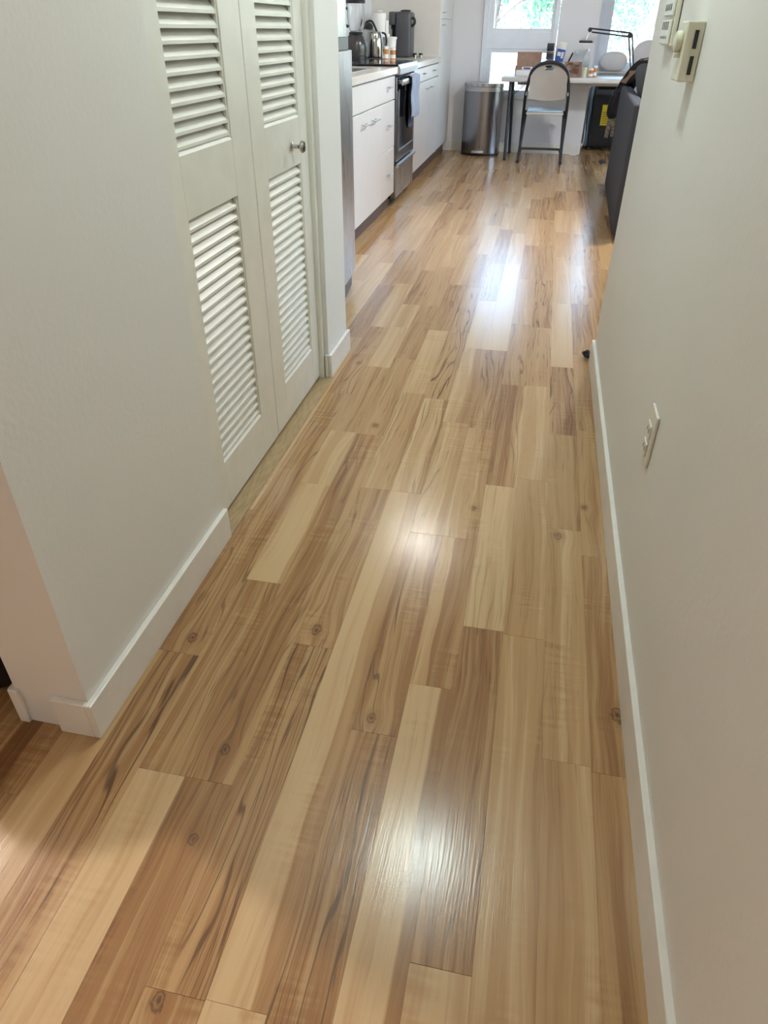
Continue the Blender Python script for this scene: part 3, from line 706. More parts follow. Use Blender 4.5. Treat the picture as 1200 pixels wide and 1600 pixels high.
MB().lathe([(.068, CT+.020), (.068, CT+.10), (.064, CT+.17), (.056, CT+.195), (.052, CT+.198)], c=(kx_, ky_, 0), n=32, sx=1.12, sy=1.12).build('body', M['chrome'], t, smooth=True)
MB().tube([(kx_+.04, ky_+.03, CT+.19), (kx_+.085, ky_+.055, CT+.18), (kx_+.095, ky_+.06, CT+.11), (kx_+.06, ky_+.035, CT+.05)], [.006, .008, .008, .006], 8).build('handle', M['black'], t, smooth=True)
kx2, ky2 = -1.640, 7.24
t = thing('kettle', (kx2, ky2, CT), 'older steel kettle with a black lid half hidden behind the blender', 'kettle')
MB().lathe([(.060, CT), (.075, CT+.04), (.072, CT+.15), (.055, CT+.20), (.035, CT+.215)], c=(kx2, ky2, 0), n=28).build('body', M['steel_h'], t, smooth=True)
MB().lathe([(.038, CT+.215), (.040, CT+.235), (.030, CT+.25), (.012, CT+.262)], c=(kx2, ky2, 0), n=24).build('lid', M['black'], t, smooth=True)
MB().tube([(kx2-.04, ky2, CT+.20), (kx2-.02, ky2, CT+.262), (kx2+.03, ky2+.01, CT+.268), (kx2+.072, ky2+.02, CT+.19)], .009, 8).build('handle', M['black'], t, smooth=True)
px_, py_ = -1.585, 7.44
t = thing('paper_towel_roll', (px_, py_, CT), 'white paper towel roll standing upright behind the kettles', 'paper towel')
MB().lathe([(.07, CT), (.07, CT+.010), (.01, CT+.012)], c=(px_, py_, 0), n=24).build('holder_base', M['steel_h'], t)
MB().lathe([(.058, CT+.013), (.060, CT+.02), (.060, CT+.325), (.056, CT+.331), (.022, CT+.331)], c=(px_, py_, 0), n=32).build('roll', M['paper'], t, smooth=True)
MB().grid(lambda u_, v_: (px_+.0605+.020*u_, py_-.02+.028*u_, CT+.014+.265*v_), 4, 4, .002).build('loose_sheet', M['paper'], t)
MB().lathe([(.006, CT+.331), (.018, CT+.334), (.030, CT+.343), (.020, CT+.352), (.004, CT+.355)], c=(px_, py_, 0), n=20).build('cap', M['white_pl'], t, smooth=True)
mx_, my_ = -1.40, 7.62
t = thing('water_dispenser', (mx_, my_, CT), 'tall charcoal countertop drink machine standing against the cream side panel', 'appliance')
MB().box(mx_-.055, my_-.115, CT, mx_+.085, my_+.13, CT+.345, bev=.022, seg=3).build('housing', M['dark_grey'], t, smooth=True)
MB().box(mx_-.115, my_-.105, CT+.245, mx_-.0555, my_+.12, CT+.345, bev=.01, seg=2).build('head', M['dark_grey'], t, smooth=True)
MB().box(mx_-.115, my_-.105, CT, mx_-.0555, my_+.12, CT+.03, bev=.006).build('drip_tray', M['black'], t)
MB().box(mx_-.115, my_+.06, CT+.03, mx_-.0555, my_+.12, CT+.245).build('back_panel', M['black'], t)
MB().cyl((mx_-.095, my_-.03, CT+.215), (mx_-.095, my_-.03, CT+.245), .012, n=12).build('spout', M['black'], t)
MB().lathe([(.035, CT+.345), (.050, CT+.348), (.045, CT+.357), (.02, CT+.360)], c=(mx_+.02, my_, 0), n=24).build('lid_knob', M['black'], t, smooth=True)
MB().tube([(mx_+.082, my_-.05, CT+.295), (mx_+.108, my_-.05, CT+.295), (mx_+.114, my_-.05, CT+.26), (mx_+.084, my_-.05, CT+.235)], .011, 8).build('handle', M['black'], t, smooth=True)
# white tub with lid
tx, ty = -1.430, 7.14
t = thing('food_container', (tx, ty, CT), 'white lidded plastic food container behind the amber bottles on the counter', 'container')
MB().lathe([(.044, CT), (.054, CT+.145), (.050, CT+.145)], c=(tx, ty, 0), n=24, sx=1.1).build('tub', M['white_pl'], t, smooth=True)
MB().lathe([(.058, CT+.145), (.059, CT+.158), (.050, CT+.162)], c=(tx, ty, 0), n=24, sx=1.1).build('lid', M['white_pl'], t, smooth=True)
MB().lathe([(.020, CT+.162), (.020, CT+.180), (.016, CT+.183)], c=(tx-.02, ty, 0), n=16).build('cap', M['white_pl'], t, smooth=True)
def pill_bottle(x, y, z, h, label, group, r=.021):
    t = thing('medicine_bottle', (x, y, z), label, 'bottle', group)
    MB().lathe([(r, z), (r, z+h*.74), (r*.86, z+h*.78)], c=(x, y, 0), n=20).build('bottle', M['orange_pl'], t, smooth=True)
    MB().lathe([(r*1.01, z+h*.12), (r*1.02, z+h*.12), (r*1.02, z+h*.42), (r*1.01, z+h*.42)], c=(x, y, 0), n=20, closed=False).build('paper_label', M['sticker_w'], t, smooth=True)
    MB().lathe([(r*1.05, z+h*.78), (r*1.08, z+h*.98), (r*.95, z+h)], c=(x, y, 0), n=20).build('cap', M['white_pl'], t, smooth=True)
pill_bottle(-1.415, 6.90, CT, .098, 'amber medicine bottle with white cap beside the kettle, nearer the kettle of two', 'amber bottles on the counter', .022)
pill_bottle(-1.358, 6.92, CT, .088, 'amber medicine bottle with white cap on the counter, farther from the kettle of two', 'amber bottles on the counter', .024)
t = thing('spoon_rest', (-1.47, 6.76, CT), 'low black tray lying on the counter in front of the electric kettle', 'tray')
MB().box(-1.54, 6.70, CT, -1.41, 6.83, CT+.008, bev=.003).build('tray', M['black'], t)
MB().box(-1.53, 6.71, CT+.0082, -1.42, 6.82, CT+.013, bev=.002).build('insert', M['dark_grey'], t)
for i, (x, y, h, lb) in enumerate(((-1.292, 7.66, .030, 'short steel shaker with black cap beside the charcoal drink machine'), (-1.243, 7.69, .028, 'short steel shaker with black cap nearest the cream side panel edge'))):
    t = thing('spice_shaker', (x, y, CT), lb, 'shaker', 'small shakers beside the drink machine')
    MB().lathe([(.017, CT), (.018, CT+h*.6), (.017, CT+h*.62)], c=(x, y, 0), n=16).build('jar', M['chrome'], t, smooth=True)
    MB().lathe([(.019, CT+h*.62), (.019, CT+h), (.015, CT+h+.003)], c=(x, y, 0), n=16).build('cap', M['black'], t, smooth=True)

# ================================================================== FAR END
# step trash can
cx, cy = -.695, 8.50
t = thing('trash_can', (cx, cy+.13, 0), 'tall stainless steel step trash can under the left window', 'trash can')
def half(hw, dp, n=20):
    pts = [(cx+hw, cy+.24)]
    for i in range(n+1):
        a = -PI*i/n
        pts.append((cx+hw*math.cos(a)*1.0, cy+.06+dp*math.sin(a)))
    pts.append((cx-hw, cy+.24)); return pts
MB().prism(half(.206, .130), 'z', 0, .022).build('base_ring', M['black'], t, smooth=True)
MB().prism(half(.203, .127), 'z', .022, .600).build('body', M['steel_d'], t, smooth=True)
MB().prism(half(.206, .130), 'z', .600, .640).build('collar', M['steel_h'], t, smooth=True)
MB().prism(half(.208, .132), 'z', .643, .672).build('lid', M['steel'], t, smooth=True)
MB().box(cx-.075, cy-.125, .030, cx+.055, cy-.060, .050, bev=.006, seg=2).build('pedal', M['steel_h'], t, smooth=True)

# folding chair, seen from behind
t = thing('folding_chair', (-.05, 8.33, 0), 'folding metal chair with a taupe back and pale seat pushed to the white table', 'chair')
rt = .0155
L_, R_ = -.248, .178; ccx = (L_+R_)/2
def arch(z, hw, y): return None
mb = MB()
topz, bty = .885, 8.02
path = [(ccx-.223, 8.62, .012), (ccx-.218, 8.46, .22), (ccx-.214, 8.27, .46), (ccx-.206, 8.12, .62), (ccx-.190, 8.06, .72)]
for i in range(9):
    a = PI-PI*i/8; path.append((ccx+.182*math.cos(a), 8.045-.03*math.sin(a), .755+.125*math.sin(a)))
path += [(ccx+.190, 8.06, .72), (ccx+.206, 8.12, .62), (ccx+.214, 8.27, .46), (ccx+.218, 8.46, .22), (ccx+.223, 8.62, .012)]
mb.tube(path, rt, 10); mb.build('front_frame', M['black_m'], t, smooth=True)
for s_ in (-1, 1):
    MB().tube([(ccx+s_*.192, 8.36, .445), (ccx+s_*.205, 8.22, .24), (ccx+s_*.216, 8.05, .012)], rt*.95, 10).build('leg', M['black_m'], t, smooth=True)
    MB().cyl((ccx+s_*.216, 8.05, 0), (ccx+s_*.216, 8.052, .03), .016, n=12).build('foot_cap', M['black'], t)
    MB().cyl((ccx+s_*.223, 8.62, 0), (ccx+s_*.223, 8.618, .03), .016, n=12).build('foot_cap', M['black'], t)
MB().tube([(ccx-.212, 8.10, .065), (ccx-.195, 8.115, .118), (ccx-.16, 8.12, .128), (ccx+.16, 8.12, .128), (ccx+.195, 8.115, .118), (ccx+.212, 8.10, .065)], rt*.75, 8).build('crossbar', M['black_m'], t, smooth=True)
# backrest panel with a grip opening
def backf(u_, v_):
    a = u_*2-1
    hw = .178
    ztop = .755+.118*math.sqrt(max(0, 1-(a*.985)**2))
    zbot = .580-.022*(1-a*a)+.0
    z = zbot+(ztop-zbot)*v_
    return (ccx+a*hw, 8.055-.028*(z-.6)/.25+.030*(1-a*a)*(1-v_*.4), z)
mb = MB(); nu, nv = 24, 16
V = [[mb.bm.verts.new(Vector(backf(i/nu, j/nv))) for j in range(nv+1)] for i in range(nu+1)]
for i in range(nu):
    for j in range(nv):
        if 9 <= i <= 14 and 13 <= j <= 14: continue
        mb.bm.faces.new((V[i][j], V[i+1][j], V[i+1][j+1], V[i][j+1]))
bmesh.ops.recalc_face_normals(mb.bm, faces=mb.bm.faces); bmesh.ops.solidify(mb.bm, geom=list(mb.bm.faces), thickness=.010)
mb.build('backrest', M['chair_plastic'], t, smooth=True, label='taupe panel with a grip opening')
MB().box(ccx-.185, 8.14, .430, ccx+.185, 8.53, .448, bev=.008, seg=2).build('seat_pan', M['chair_trim'], t, smooth=True)
MB().box(ccx-.178, 8.15, .4485, ccx+.178, 8.52, .468, bev=.009, seg=3).build('seat', M['chair_seat'], t, smooth=True)
for s_ in (-1, 1):
    MB().tube([(ccx+s_*.200, 8.10, .64), (ccx+s_*.203, 8.095, .60)], .006, 6, smooth=False).build('bracket', M['steel_h'], t)

# folding table
t = thing('folding_table', (.25, 8.5, 0), 'white folding table with black legs standing under the windows', 'table')
TZ = .74
MB().box(-.505, 8.30, TZ-.042, 1.12, 8.765, TZ, bev=.008, seg=3).build('tabletop', M['desk'], t, smooth=True)
for (xa, ya, xb, yb) in ((-.412, 8.35, -.395, 8.19), (-.405, 8.72, -.375, 8.74), (.98, 8.35, 1.0, 8.28), (.98, 8.72, 1.0, 8.74)):
    MB().cyl((xa, ya, TZ-.045), (xb, yb, .02), .017, .014, 12).build('leg', M['black_m'], t, smooth=True)
    MB().cyl((xb, yb, 0), (xb, yb, .025), .016, n=12).build('foot_cap', M['black'], t)
mb = MB()
for dx_ in (0, .03, .055): mb.cyl((-.39+dx_*.3, 8.40+dx_, .60-dx_*.3), (-.29+dx_, 8.42+dx_, TZ-.045), .004, n=6)
mb.build('brace', M['black_m'], t, kind='stuff')
MB().box(-.35, 8.50, TZ-.075, 1.0, 8.53, TZ-.045).build('rail', M['desk'], t)

# things on the table
t = thing('cardboard_box', (-.28, 8.63, TZ), 'flat brown cardboard box standing open at the left of the white table', 'box')
MB().box(-.385, 8.655, TZ, -.135, 8.69, TZ+.205, bev=.002).build('panel', M['card'], t)
MB().box(-.392, 8.60, TZ, -.385, 8.69, TZ+.085).build('side_flap', M['dark_grey'], t, label='dark edge flap')
MB().box(-.380, 8.55, TZ, -.20, 8.652, TZ+.052, bev=.003).build('small_box', M['sticker_w'], label='low white carton in front of the brown cardboard box', cat='box')
t = thing('packet', (-.26, 8.6, TZ+.052), 'blue and white packet lying on the low white carton', 'packet')
MB().box(-.325, 8.56, TZ+.0525, -.215, 8.63, TZ+.078, bev=.006, seg=2).build('wrapper', M['white_pl'], t, smooth=True)
MB().box(-.305, 8.557, TZ+.060, -.235, 8.5595, TZ+.074).build('print', M['blue'], t)
MB().box(-.29, 8.553, TZ+.0525, -.215, 8.5565, TZ+.0585).build('orange_edge', M['warm_orange'], t)
t = thing('desk_organizer', (-.055, 8.62, TZ), 'tall narrow black mesh organizer standing behind the folding chair', 'organizer')
for i in range(4):
    MB().box(-.092, 8.58, TZ+i*.072, -.022, 8.68, TZ+i*.072+.066, bev=.005, seg=2).build('tier', M['black' if i % 2 else 'dark_grey'], t, smooth=True)
    MB().box(-.083, 8.5785, TZ+i*.072+.02, -.031, 8.5795, TZ+i*.072+.048).build('tier_front', M['black_m'], t) if i else None
Mx = Matrix.Translation((.01, 8.66, TZ)) @ Matrix.Rotation(math.radians(9), 4, 'Y')
t = thing('plastic_pouch', (.02, 8.66, TZ), 'blue and white printed plastic pouch leaning beside the black organizer', 'package')
MB().box(-.030, -.012, 0.004, .050, .012, .30, bev=.006, seg=2, M=Mx).build('pouch', M['white_pl'], t, smooth=True)
MB().box(-.031, -.0145, .13, .051, -.0125, .235, M=Mx).build('print', M['blue'], t)
MB().box(-.022, -.0165, .175, .012, -.0147, .210, M=Mx).build('print_patch', M['sticker_w'], t)
MB().box(.018, -.0165, .160, .042, -.0147, .215, M=Mx).build('print_patch', M['sticker_w'], t)
MB().box(-.031, -.0145, .06, .030, -.0125, .128, M=Mx).build('print_band', M['ltblue'], t)
Mx = Matrix.Translation((.075, 8.66, TZ)) @ Matrix.Rotation(math.radians(24), 4, 'Y')
t = thing('notebook', (.09, 8.66, TZ), 'black notebook leaning diagonally between pouch and paper bag', 'notebook')
MB().box(0, -.05, .004, .014, .05, .225, bev=.002, M=Mx).build('cover', M['black'], t)
MB().box(.0145, -.05, .008, .022, .05, .21, M=Mx).build('pages', M['sticker_w'], t)
t = thing('paper_bag', (.20, 8.56, TZ), 'short brown paper bag with a dark printed handle mark on the table', 'bag')
mb = MB()
def bagf(u_, v_):
    return (.108+.165*u_+.004*math.sin(v_*5), 8.525+.006*math.sin(u_*9+v_*7), TZ+.002+.128*v_)
mb.grid(bagf, 10, 8, .003); mb.box(.108, 8.531, TZ, .113, 8.61, TZ+.130); mb.box(.268, 8.531, TZ, .273, 8.61, TZ+.128); mb.box(.108, 8.605, TZ, .273, 8.61, TZ+.125); mb.box(.113, 8.53, TZ, .268, 8.605, TZ+.004)
mb.build('bag', M['paperbag'], t)
MB().tube([(.125, 8.5175, TZ+.088), (.135, 8.5165, TZ+.108), (.155, 8.516, TZ+.114), (.178, 8.5165, TZ+.112)], .0045, 6, flat=.4).build('handle_print', M['bagprint'], t)
mb = MB()
for (a, b_, c, d) in ((.19, .03, .25, .075), (.15, .035, .18, .06), (.205, .085, .25, .105)): mb.box(a, 8.5165, TZ+b_, c, 8.518, TZ+d)
mb.build('print', M['bagprint'], t)
def clear_bottle(x, y, h, r, label):
    t = thing('plastic_bottle', (x, y, TZ), label, 'bottle', 'clear bottles behind the paper bag')
    MB().lathe([(r, TZ), (r*1.02, TZ+h*.1), (r*.94, TZ+h*.35), (r, TZ+h*.62), (r*.6, TZ+h*.82), (r*.36, TZ+h*.9), (r*.36, TZ+h*.93)], c=(x, y, 0), n=20).build('bottle', M['clear_pl'], t, smooth=True)
    MB().lathe([(r*.42, TZ+h*.93), (r*.42, TZ+h), (r*.36, TZ+h*1.005)], c=(x, y, 0), n=14).build('cap', M['white_pl'], t, smooth=True)
clear_bottle(.205, 8.68, .215, .032, 'clear plastic bottle standing behind the brown paper bag')
clear_bottle(.318, 8.66, .235, .034, 'tall clear plastic bottle right of the paper bag beneath the lamp head')
t = thing('jar', (.312, 8.50, TZ), 'small cream jar with yellow lid right of the paper bag', 'jar')
MB().lathe([(.026, TZ), (.027, TZ+.062), (.024, TZ+.066)], c=(.312, 8.50, 0), n=20).build('body', M['cream_pl'], t, smooth=True)
MB().lathe([(.028, TZ+.066), (.028, TZ+.082), (.025, TZ+.084)], c=(.312, 8.50, 0), n=20).build('lid', pmat('pale yellow lid', (.75, .72, .35), .4), t, smooth=True)
pill_bottle(.372, 8.48, TZ, .078, 'amber medicine bottle on the white table beside the cream jar', 'amber bottles on the table')
pill_bottle(.412, 8.56, TZ, .100, 'taller amber medicine bottle on the white table nearest the window', 'amber bottles on the table')
# architect lamp
t = thing('desk_lamp', (.79, 8.70, TZ), 'black swing-arm desk lamp reaching across the white table before the right window', 'lamp')
E1, E2 = Vector((.708, 8.70, 1.092)), Vector((.305, 8.56, 1.135))
MB().lathe([(.06, TZ), (.06, TZ+.012), (.012, TZ+.02), (.012, TZ+.05)], c=(.79, 8.70, 0), n=24).build('base', M['black_m'], t, smooth=True)
mb = MB(); mb.cyl((.775, 8.70, TZ+.045), E1+Vector((-.014, 0, 0)), .0070, n=8); mb.cyl((.805, 8.70, TZ+.045), E1+Vector((.018, 0, .01)), .0070, n=8); mb.build('lower_arm', M['black_m'], t)
mb = MB(); mb.cyl(E1+Vector((0, 0, .02)), E2+Vector((0, 0, .012)), .0070, n=8); mb.cyl(E1+Vector((0, 0, -.012)), E2+Vector((.02, 0, -.018)), .0070, n=8); mb.build('upper_arm', M['black_m'], t)
MB().cyl(E1+Vector((0, -.014, 0)), E1+Vector((0, .014, 0)), .024, n=16).build('joint', M['black'], t)
MB().cyl(E2+Vector((0, -.014, 0)), E2+Vector((0, .014, 0)), .020, n=16).build('joint', M['black'], t)
MB().cyl(E2, (.283, 8.55, 1.055), .005, n=8).build('neck', M['steel_h'], t)
MB().box(.215, 8.50, 1.028, .345, 8.60, 1.048, bev=.007, seg=2).build('lamp_head', M['black'], t, smooth=True)
MB().box(.222, 8.507, 1.020, .338, 8.593, 1.0275).build('diffuser', M['white_pl'], t)

# pillows on the sill
def pillow(x, y, z, w_, h_, d_, label):
    def fn(u_, v_):
        a = u_*2*PI; b_ = (v_-.5)*PI
        cx_, sx_ = math.cos(a), math.sin(a)
        p = .75
        X = math.copysign(abs(cx_)**p, cx_)*math.cos(b_)**.8 if abs(math.cos(b_)) > 1e-6 else 0
        Z = math.sin(b_)
        Y = math.copysign(abs(sx_), sx_)*max(0, math.cos(b_))**.8
        return (x+X*w_/2, y+Y*d_/2, z+h_/2+Z*h_/2)
    mb = MB(); mb.grid(fn, 28, 16); bmesh.ops.remove_doubles(mb.bm, verts=mb.bm.verts, dist=.0008)
    return mb.build('pillow', M['pillow'], smooth=True, angle=80, label=label, cat='pillow', group='white pillows on the window sill')
pillow(.650, YA+.05, .748, .31, .19, .13, 'smaller white pillow on the right window sill behind the lamp')
pillow(1.045, YA+.055, .748, .40, .30, .13, 'larger white pillow on the right window sill above the jacket')

# portable air conditioner
t = thing('portable_air_conditioner', (.66, 9.3, 0), 'black portable air conditioner with a yellow sticker under the white table', 'air conditioner')
MB().box(.475, 9.16, .035, .86, 9.50, .66, bev=.02, seg=3).build('housing', M['ac'], t, smooth=True)
MB().box(.440, 9.19, .035, .4745, 9.47, .655, bev=.012, seg=2).build('side_panel', M['ac_blue'], t, smooth=True, label='blue grey side panel')
MB().box(.50, 9.157, .60, .83, 9.1595, .635).build('vent', M['black_gloss'], t)
mb = MB()
for i in range(9): mb.box(.50+i*.037, 9.155, .08, .515+i*.037, 9.1595, .22)
mb.build('grille', M['black'], t, kind='stuff')
st = MB().box(.583, 9.155, .255, .715, 9.1585, .455).build('sticker', M['yellow'], t, label='yellow energy guide sticker')
mb = MB(); mb.lathe([(.018, 0), (.018, .001)], c=(.655, 9.1545, .425), n=20, M=Matrix.Rotation(PI/2, 4, 'X')); mb.build('seal', M['sticker_w'], st)
mb = MB()
for i in range(6): mb.box(.595, 9.1535, .275+i*.021, .595+(.10 if i % 2 else .075), 9.1547, .281+i*.021)
mb.build('printed_lines', M['yellow_print'], st, kind='stuff')
for sx_ in (.50, .82):
    for sy_ in (9.21, 9.45): MB().cyl((sx_-.012, sy_, .018), (sx_+.012, sy_, .018), .018, n=14).build('caster', M['black'], t)
MB().tube([(.435, 9.30, .38), (.425, 9.22, .30), (.43, 9.10, .12), (.40, 8.98, .02), (.36, 8.74, .006), (.28, 8.72, .005)], .005, 8).build('power_cord', M['white_pl'], smooth=True, label='white power cord running down beside the black air conditioner', cat='cord')
MB().tube([(.03, YF-.03, .40), (.02, YF-.03, .30), (.05, YF-.035, .16), (.08, YF-.04, .04), (.10, YF-.06, .006)], .004, 8).build('power_cord', M['white_pl'], smooth=True, label='thin pale cord hanging against the wall behind the folding chair', cat='cord')

# sofa: seen from its end, running away along the walkway
t = thing('sofa', (.95, 5.8, 0), 'charcoal fabric sofa whose tall flat side lines the walkway past the right wall', 'sofa')
def ang(y): return .497+(y-4.95)*.032
def pan(y0, y1, z0, z1, th, name, bev=.016):
    mb = MB(); L = y1-y0; Mx = Matrix.Translation((ang(y0), y0, 0)) @ Matrix.Rotation(-math.atan(.032), 4, 'Z')
    mb.box(0, 0, z0, th, L, z1, bev=bev, seg=3, M=Mx); return mb.build(name, M['sofa'], t, smooth=True)
pan(4.95, 6.85, .03, .775, .070, 'back_panel')
pan(5.00, 6.80, .22, .45, .85, 'seat_base').location.x += .14
MB().box(.60, 4.96, .03, 1.45, 5.12, .56, bev=.02, seg=3).build('armrest', M['sofa'], t, smooth=True)
MB().box(.66, 6.66, .03, 1.5, 6.82, .56, bev=.02, seg=3).build('armrest', M['sofa'], t, smooth=True)
for i, (sx_, sy_) in enumerate(((.545, 5.02), (.60, 6.78), (1.4, 5.02), (1.45, 6.76))): MB().cyl((sx_, sy_, 0), (sx_, sy_, .03), .02, n=12).build('leg', M['black'], t)
# cushion behind the panel top
def cush(c, sx_, sy_, sz_, rx, name, mat, label, cat):
    mb = MB(); Mx = Matrix.Rotation(rx, 3, 'Y')
    def fn(u_, v_):
        a = u_*2*PI; b_ = (v_-.5)*PI; ca, sa, cb, sb_ = math.cos(a), math.sin(a), max(0, math.cos(b_)), math.sin(b_)
        p = Vector((sx_*math.copysign(abs(sb_)**1.0, sb_), sy_*math.copysign(abs(ca)**.6, ca)*cb**.45, sz_*math.copysign(abs(sa)**.6, sa)*cb**.45))
        return Vector(c)+Mx@p
    mb.grid(fn, 32, 16); bmesh.ops.remove_doubles(mb.bm, verts=mb.bm.verts, dist=.0008)
    return mb.build(name, M[mat], smooth=True, angle=80, label=label, cat=cat)
cush((.672, 5.92, .835), .078, .42, .15, -.30, 'cushion', 'cushion', 'ribbed grey back cushion rising behind the sofa panel', 'cushion')
# jacket draped over the far end of the sofa back
t = thing('jacket', (.6, 6.9, .4), 'navy jacket with beige checked lining draped over the far end of the sofa', 'jacket')
OUT = [(.60, 5.55, .985), (.585, 5.9, .965), (.565, 6.3, .905), (.535, 6.7, .82), (.515, 7.0, .727), (.500, 7.12, .62), (.505, 7.14, .55)]
INN = [(.70, 5.50, .925), (.665, 5.8, .91), (.645, 6.1, .865), (.632, 6.45, .80), (.625, 6.76, .72), (.612, 6.80, .62), (.605, 6.82, .54)]
def lerp_path(Q, v):
    v = min(v*(len(Q)-1), len(Q)-1.0001); i = int(v); f_ = v-i
    return Vector(Q[i]).lerp(Vector(Q[i+1]), f_)
def drape(u_, v_):
    p = lerp_path(OUT, v_).lerp(lerp_path(INN, v_), u_)
    return p+Vector((-.010*math.sin(u_*8+v_*6), 0, .010*math.sin(u_*PI)+.010*math.sin(u_*11+v_*9)))
MB().grid(drape, 20, 30, .014).build('body', M['jacket'], t, smooth=True)
def lin(u_, v_):
    p = lerp_path(OUT, .08+.50*v_).lerp(lerp_path(INN, .08+.50*v_), .38+.34*u_)
    return p+Vector((-.03, -.07, .03))
MB().grid(lin, 8, 16, .005).build('lining', M['lining'], t, smooth=True, label='beige checked lining showing at the edge')
MB().tube([(.555, 7.0, .70), (.548, 7.06, .62), (.545, 7.08, .55), (.55, 7.09, .52)], [.05, .058, .055, .035], 12).build('sleeve', M['jacket'], t, smooth=True)
for (dx_, zz) in ((0, .30), (.045, .31)):
    MB().tube([(.535+dx_, 7.1, .55), (.528+dx_, 7.1, .44), (.520+dx_*1.1, 7.1, zz+.06)], [.018, .021, .016], 10).build('cuff', M['fur'], t, smooth=True, label='grey brown knitted cuff')
MB().lathe([(.030, 0), (.036, .006), (.034, .016), (.010, .024)], c=(.612, 8.30, 0), n=20, sx=1, sy=2.6).build('slipper', M['black'], smooth=True, label='small flat dark slipper on the floor beside the far end of the sofa', cat='slipper')

# ================================================================== HALL FITTINGS
t = thing('thermostat', (XR-.02, 1.92, 1.04), 'cream wall thermostat with a round dial and two dark slots', 'thermostat')
d = .036
MB().box(XR-d, 1.868, 1.042, XR-.0005, 1.965, 1.152, bev=.003, seg=2).build('housing', M['cream_pl'], t)
for (za, zb) in ((1.103, 1.136), (1.056, 1.090)):
    MB().box(XR-.019, 1.8655, za, XR-.011, 1.8685, zb).build('slot', M['black'], t)
MB().lathe([(.0195, 0), (.0205, .004), (.0195, .012), (.012, .015)], c=(XR-d-.001, 1.915, 1.115), n=32, M=Matrix.Rotation(-PI/2, 4, 'Y')).build('dial', M['cream_pl'], t, smooth=True)
MB().box(XR-d-.012, 1.900, 1.086, XR-d, 1.91, 1.094, bev=.001).build('pointer', M['cream_pl'], t)
t = thing('control_panel', (XR-.01, 2.4, 1.1), 'white wall control panel with ribbed slots near the wall end', 'wall panel')
MB().box(XR-.013, 2.285, 1.100, XR-.0005, 2.475, 1.32, bev=.002).build('backplate', M['cream_pl'], t)
for (za, zb) in ((1.104, 1.158), (1.166, 1.25)):
    m_ = MB().box(XR-.021, 2.30, za, XR-.0135, 2.46, zb, bev=.002).build('module', M['ivory_sw'], t)
    mb = MB()
    for i in range(4):
        mb.box(XR-.0225, 2.325+i*.034, zb-.022 if za < 1.16 else za+.012, XR-.0205, 2.332+i*.034, zb-.004 if za < 1.16 else za+.026)
        mb.box(XR-.0225, 2.325+i*.034, za+.012, XR-.0205, 2.332+i*.034, za+.018)
    mb.build('rib_slots', M['dark_grey'], m_, kind='stuff')
MB().box(XR-.0022, 2.2835, 1.100, XR-.0003, 2.2848, 1.32).build('edge_shadow', M['black'], t)  # thin black strip added for the shadow line along the backplate's near edge
t = thing('electrical_outlet', (XR-.005, 1.40, .362), 'cream electrical outlet low on the right hallway wall', 'outlet')
MB().box(XR-.007, 1.358, .362, XR-.0003, 1.436, .482, bev=.0025, seg=2).build('cover_plate', M['ivory'], t)
for z in (.394, .436):
    s_ = MB().box(XR-.011, 1.377, z-.0155, XR-.0072, 1.417, z+.0155, bev=.002, seg=2).build('socket', M['ivory'], t)
    MB().box(XR-.0116, 1.386, z-.004, XR-.0109, 1.389, z+.006).box(XR-.0116, 1.404, z-.004, XR-.0109, 1.407, z+.006).build('slots', M['black'], s_, kind='stuff')
# black scrap by the right baseboard end
mb = MB(); rs = random.Random(3)
def scr(u_, v_):
    a = u_*2*PI; rr = .018*(math.sin(v_*PI)**.7)*(1+.35*math.sin(a*3+v_*9))
    return (.262+.045*v_+.0*rr, 2.885-.045*v_+rr*math.cos(a), .020+rr*math.sin(a)*.8)
mb.grid(scr, 18, 12); bmesh.ops.remove_doubles(mb.bm, verts=mb.bm.verts, dist=.0005)
mb.build('strap_end', M['jacket'], smooth=True, angle=80, label='small black crumpled strap end on the floor at the right wall corner', cat='strap')
# black round basket in the side room
t = thing('basket', (-1.10, .925, 0), 'black round basket on the floor in the side room at the left', 'basket')
MB().lathe([(.185, 0), (.198, .02), (.217, .30), (.225, .42), (.215, .42), (.207, .30), (.185, .03), (.01, .025)], c=(-1.10, .925, 0), n=36).build('body', M['black'], t, smooth=True)
MB().tube([(-1.10+.225*math.cos(a*PI/8), .925+.225*math.sin(a*PI/8), .425) for a in range(16)], .008, 8, cyclic=True).build('rim', M['black_m'], t, smooth=True)

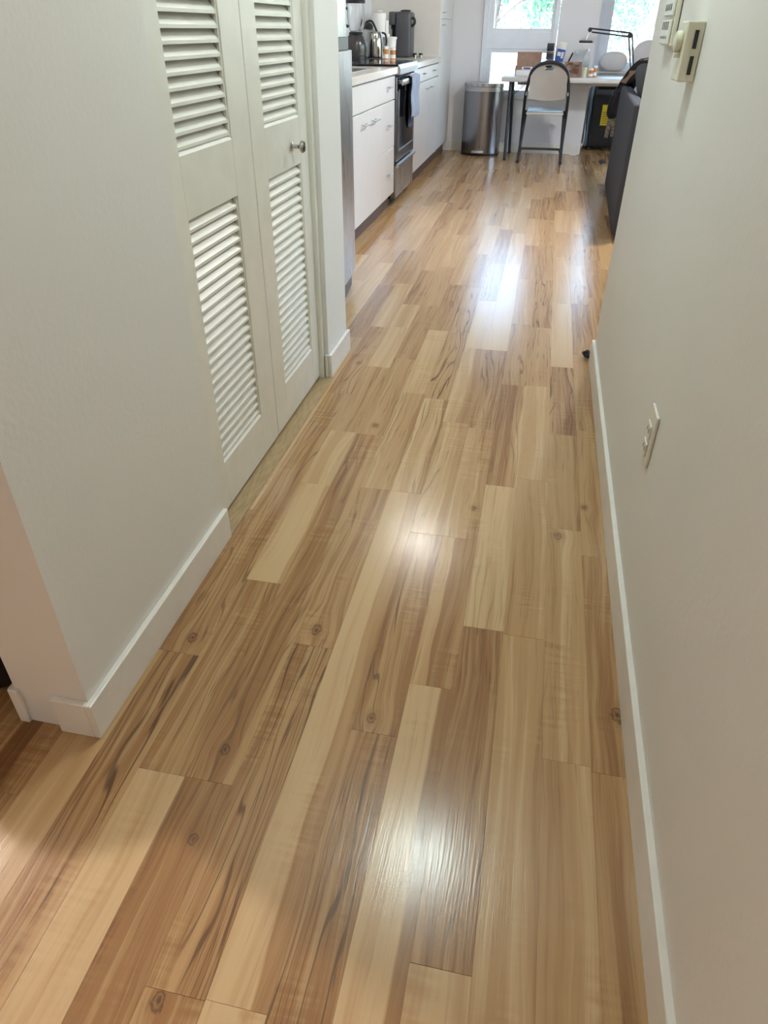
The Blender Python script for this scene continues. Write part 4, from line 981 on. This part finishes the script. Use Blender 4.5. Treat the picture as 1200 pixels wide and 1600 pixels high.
# ================================================================== OUTSIDE
MB().box(-25, 10.2, -.9, 30, 60, -.5).build('ground', M['ground_out'], kind='structure')
MB().box(3.6, -10, -.9, 30, 10.2, -.5).build('ground_side', M['ground_out'], kind='structure')
rt_ = random.Random(11)
def tree(x, y, base, trunk, branches, crown, n, label, leaf=.075, tr=.11):
    t = thing('tree', (x, y, base), label, 'tree', 'trees outside the windows')
    MB().tube(trunk, [tr*1.2]+[tr*(1-.12*i) for i in range(1, len(trunk))], 12).build('trunk', M['bark'], t, smooth=True)
    for b_ in branches: MB().tube(b_, [tr*.42]+[tr*.42*(1-.75*(i+1)/len(b_)) for i in range(len(b_)-1)], 8).build('branch', M['bark'], t, smooth=True)
    verts, faces = [], []
    for i in range(n):
        c, rad = crown[rt_.randrange(len(crown))]
        d = Vector((rt_.gauss(0, 1), rt_.gauss(0, 1), rt_.gauss(0, 1))).normalized()*rad*rt_.random()**.5
        p = Vector(c)+d
        a = Vector((rt_.gauss(0, 1), rt_.gauss(0, 1), rt_.gauss(0, 1))).normalized(); b2 = a.orthogonal().normalized()
        s_ = leaf*rt_.uniform(.6, 1.3); k = len(verts)
        verts += [p-a*s_*.5, p+b2*s_*.28, p+a*s_*.5, p-b2*s_*.28]; faces.append((k, k+1, k+2, k+3))
    o_ = Vector((x, y, base))
    me = bpy.data.meshes.new('foliage'); me.from_pydata([v-o_ for v in verts], [], faces); me.materials.append(M['leaf'])
    o = bpy.data.objects.new('foliage', me); COL.objects.link(o); o.parent = t; o['kind'] = 'stuff'
tree(1.35, 13.5, -.5, [(1.0, 13.5, -.5), (1.20, 13.5, .6), (1.36, 13.5, 1.2), (1.66, 13.5, 2.0), (1.9, 13.5, 3.2)],
     [[(1.24, 13.5, .75), (.95, 13.4, 1.15), (.66, 13.4, 1.5)], [(1.5, 13.5, 1.6), (1.15, 13.4, 1.9), (.9, 13.3, 2.4)], [(1.4, 13.5, 1.3), (1.9, 13.6, 1.5), (2.4, 13.6, 2.0)]],
     [((1.1, 13.8, 1.9), .75), ((1.7, 13.8, 2.3), .9), ((2.2, 14, 1.5), .7), ((.95, 14.3, 1.3), .55), ((1.6, 14.7, 1.5), .9)], 2600, 'grey leaning tree with thin foliage outside the right window')
tree(-1.2, 14.2, -.5, [(-1.2, 14.2, -.5), (-1.15, 14.2, .8), (-1.0, 14.2, 2.0), (-.9, 14.2, 3.2)],
     [[(-1.1, 14.2, 1.2), (-.7, 14.1, 1.5), (-.25, 14, 1.65)], [(-1.1, 14.2, 1.5), (-1.5, 14.1, 1.9), (-1.9, 14, 2.2)]],
     [((-1.1, 14.2, 2.3), .9), ((-.35, 14.0, 2.0), .6), ((-.25, 14.4, 1.5), .45), ((-1.4, 14.6, 1.5), .6)], 2900, 'leafy green tree outside the left window')
tree(-.6, 19, -.5, [(-.6, 19, -.5), (-.5, 19, 1.5), (-.3, 19, 4)], [], [((-1.5, 19, 2.2), 1.5), ((.3, 19.5, 2.6), 1.6), ((1.9, 19, 2.3), 1.5), ((3.2, 19, 2.8), 1.6)], 3600, 'broad pale green tree further back outside', leaf=.12)
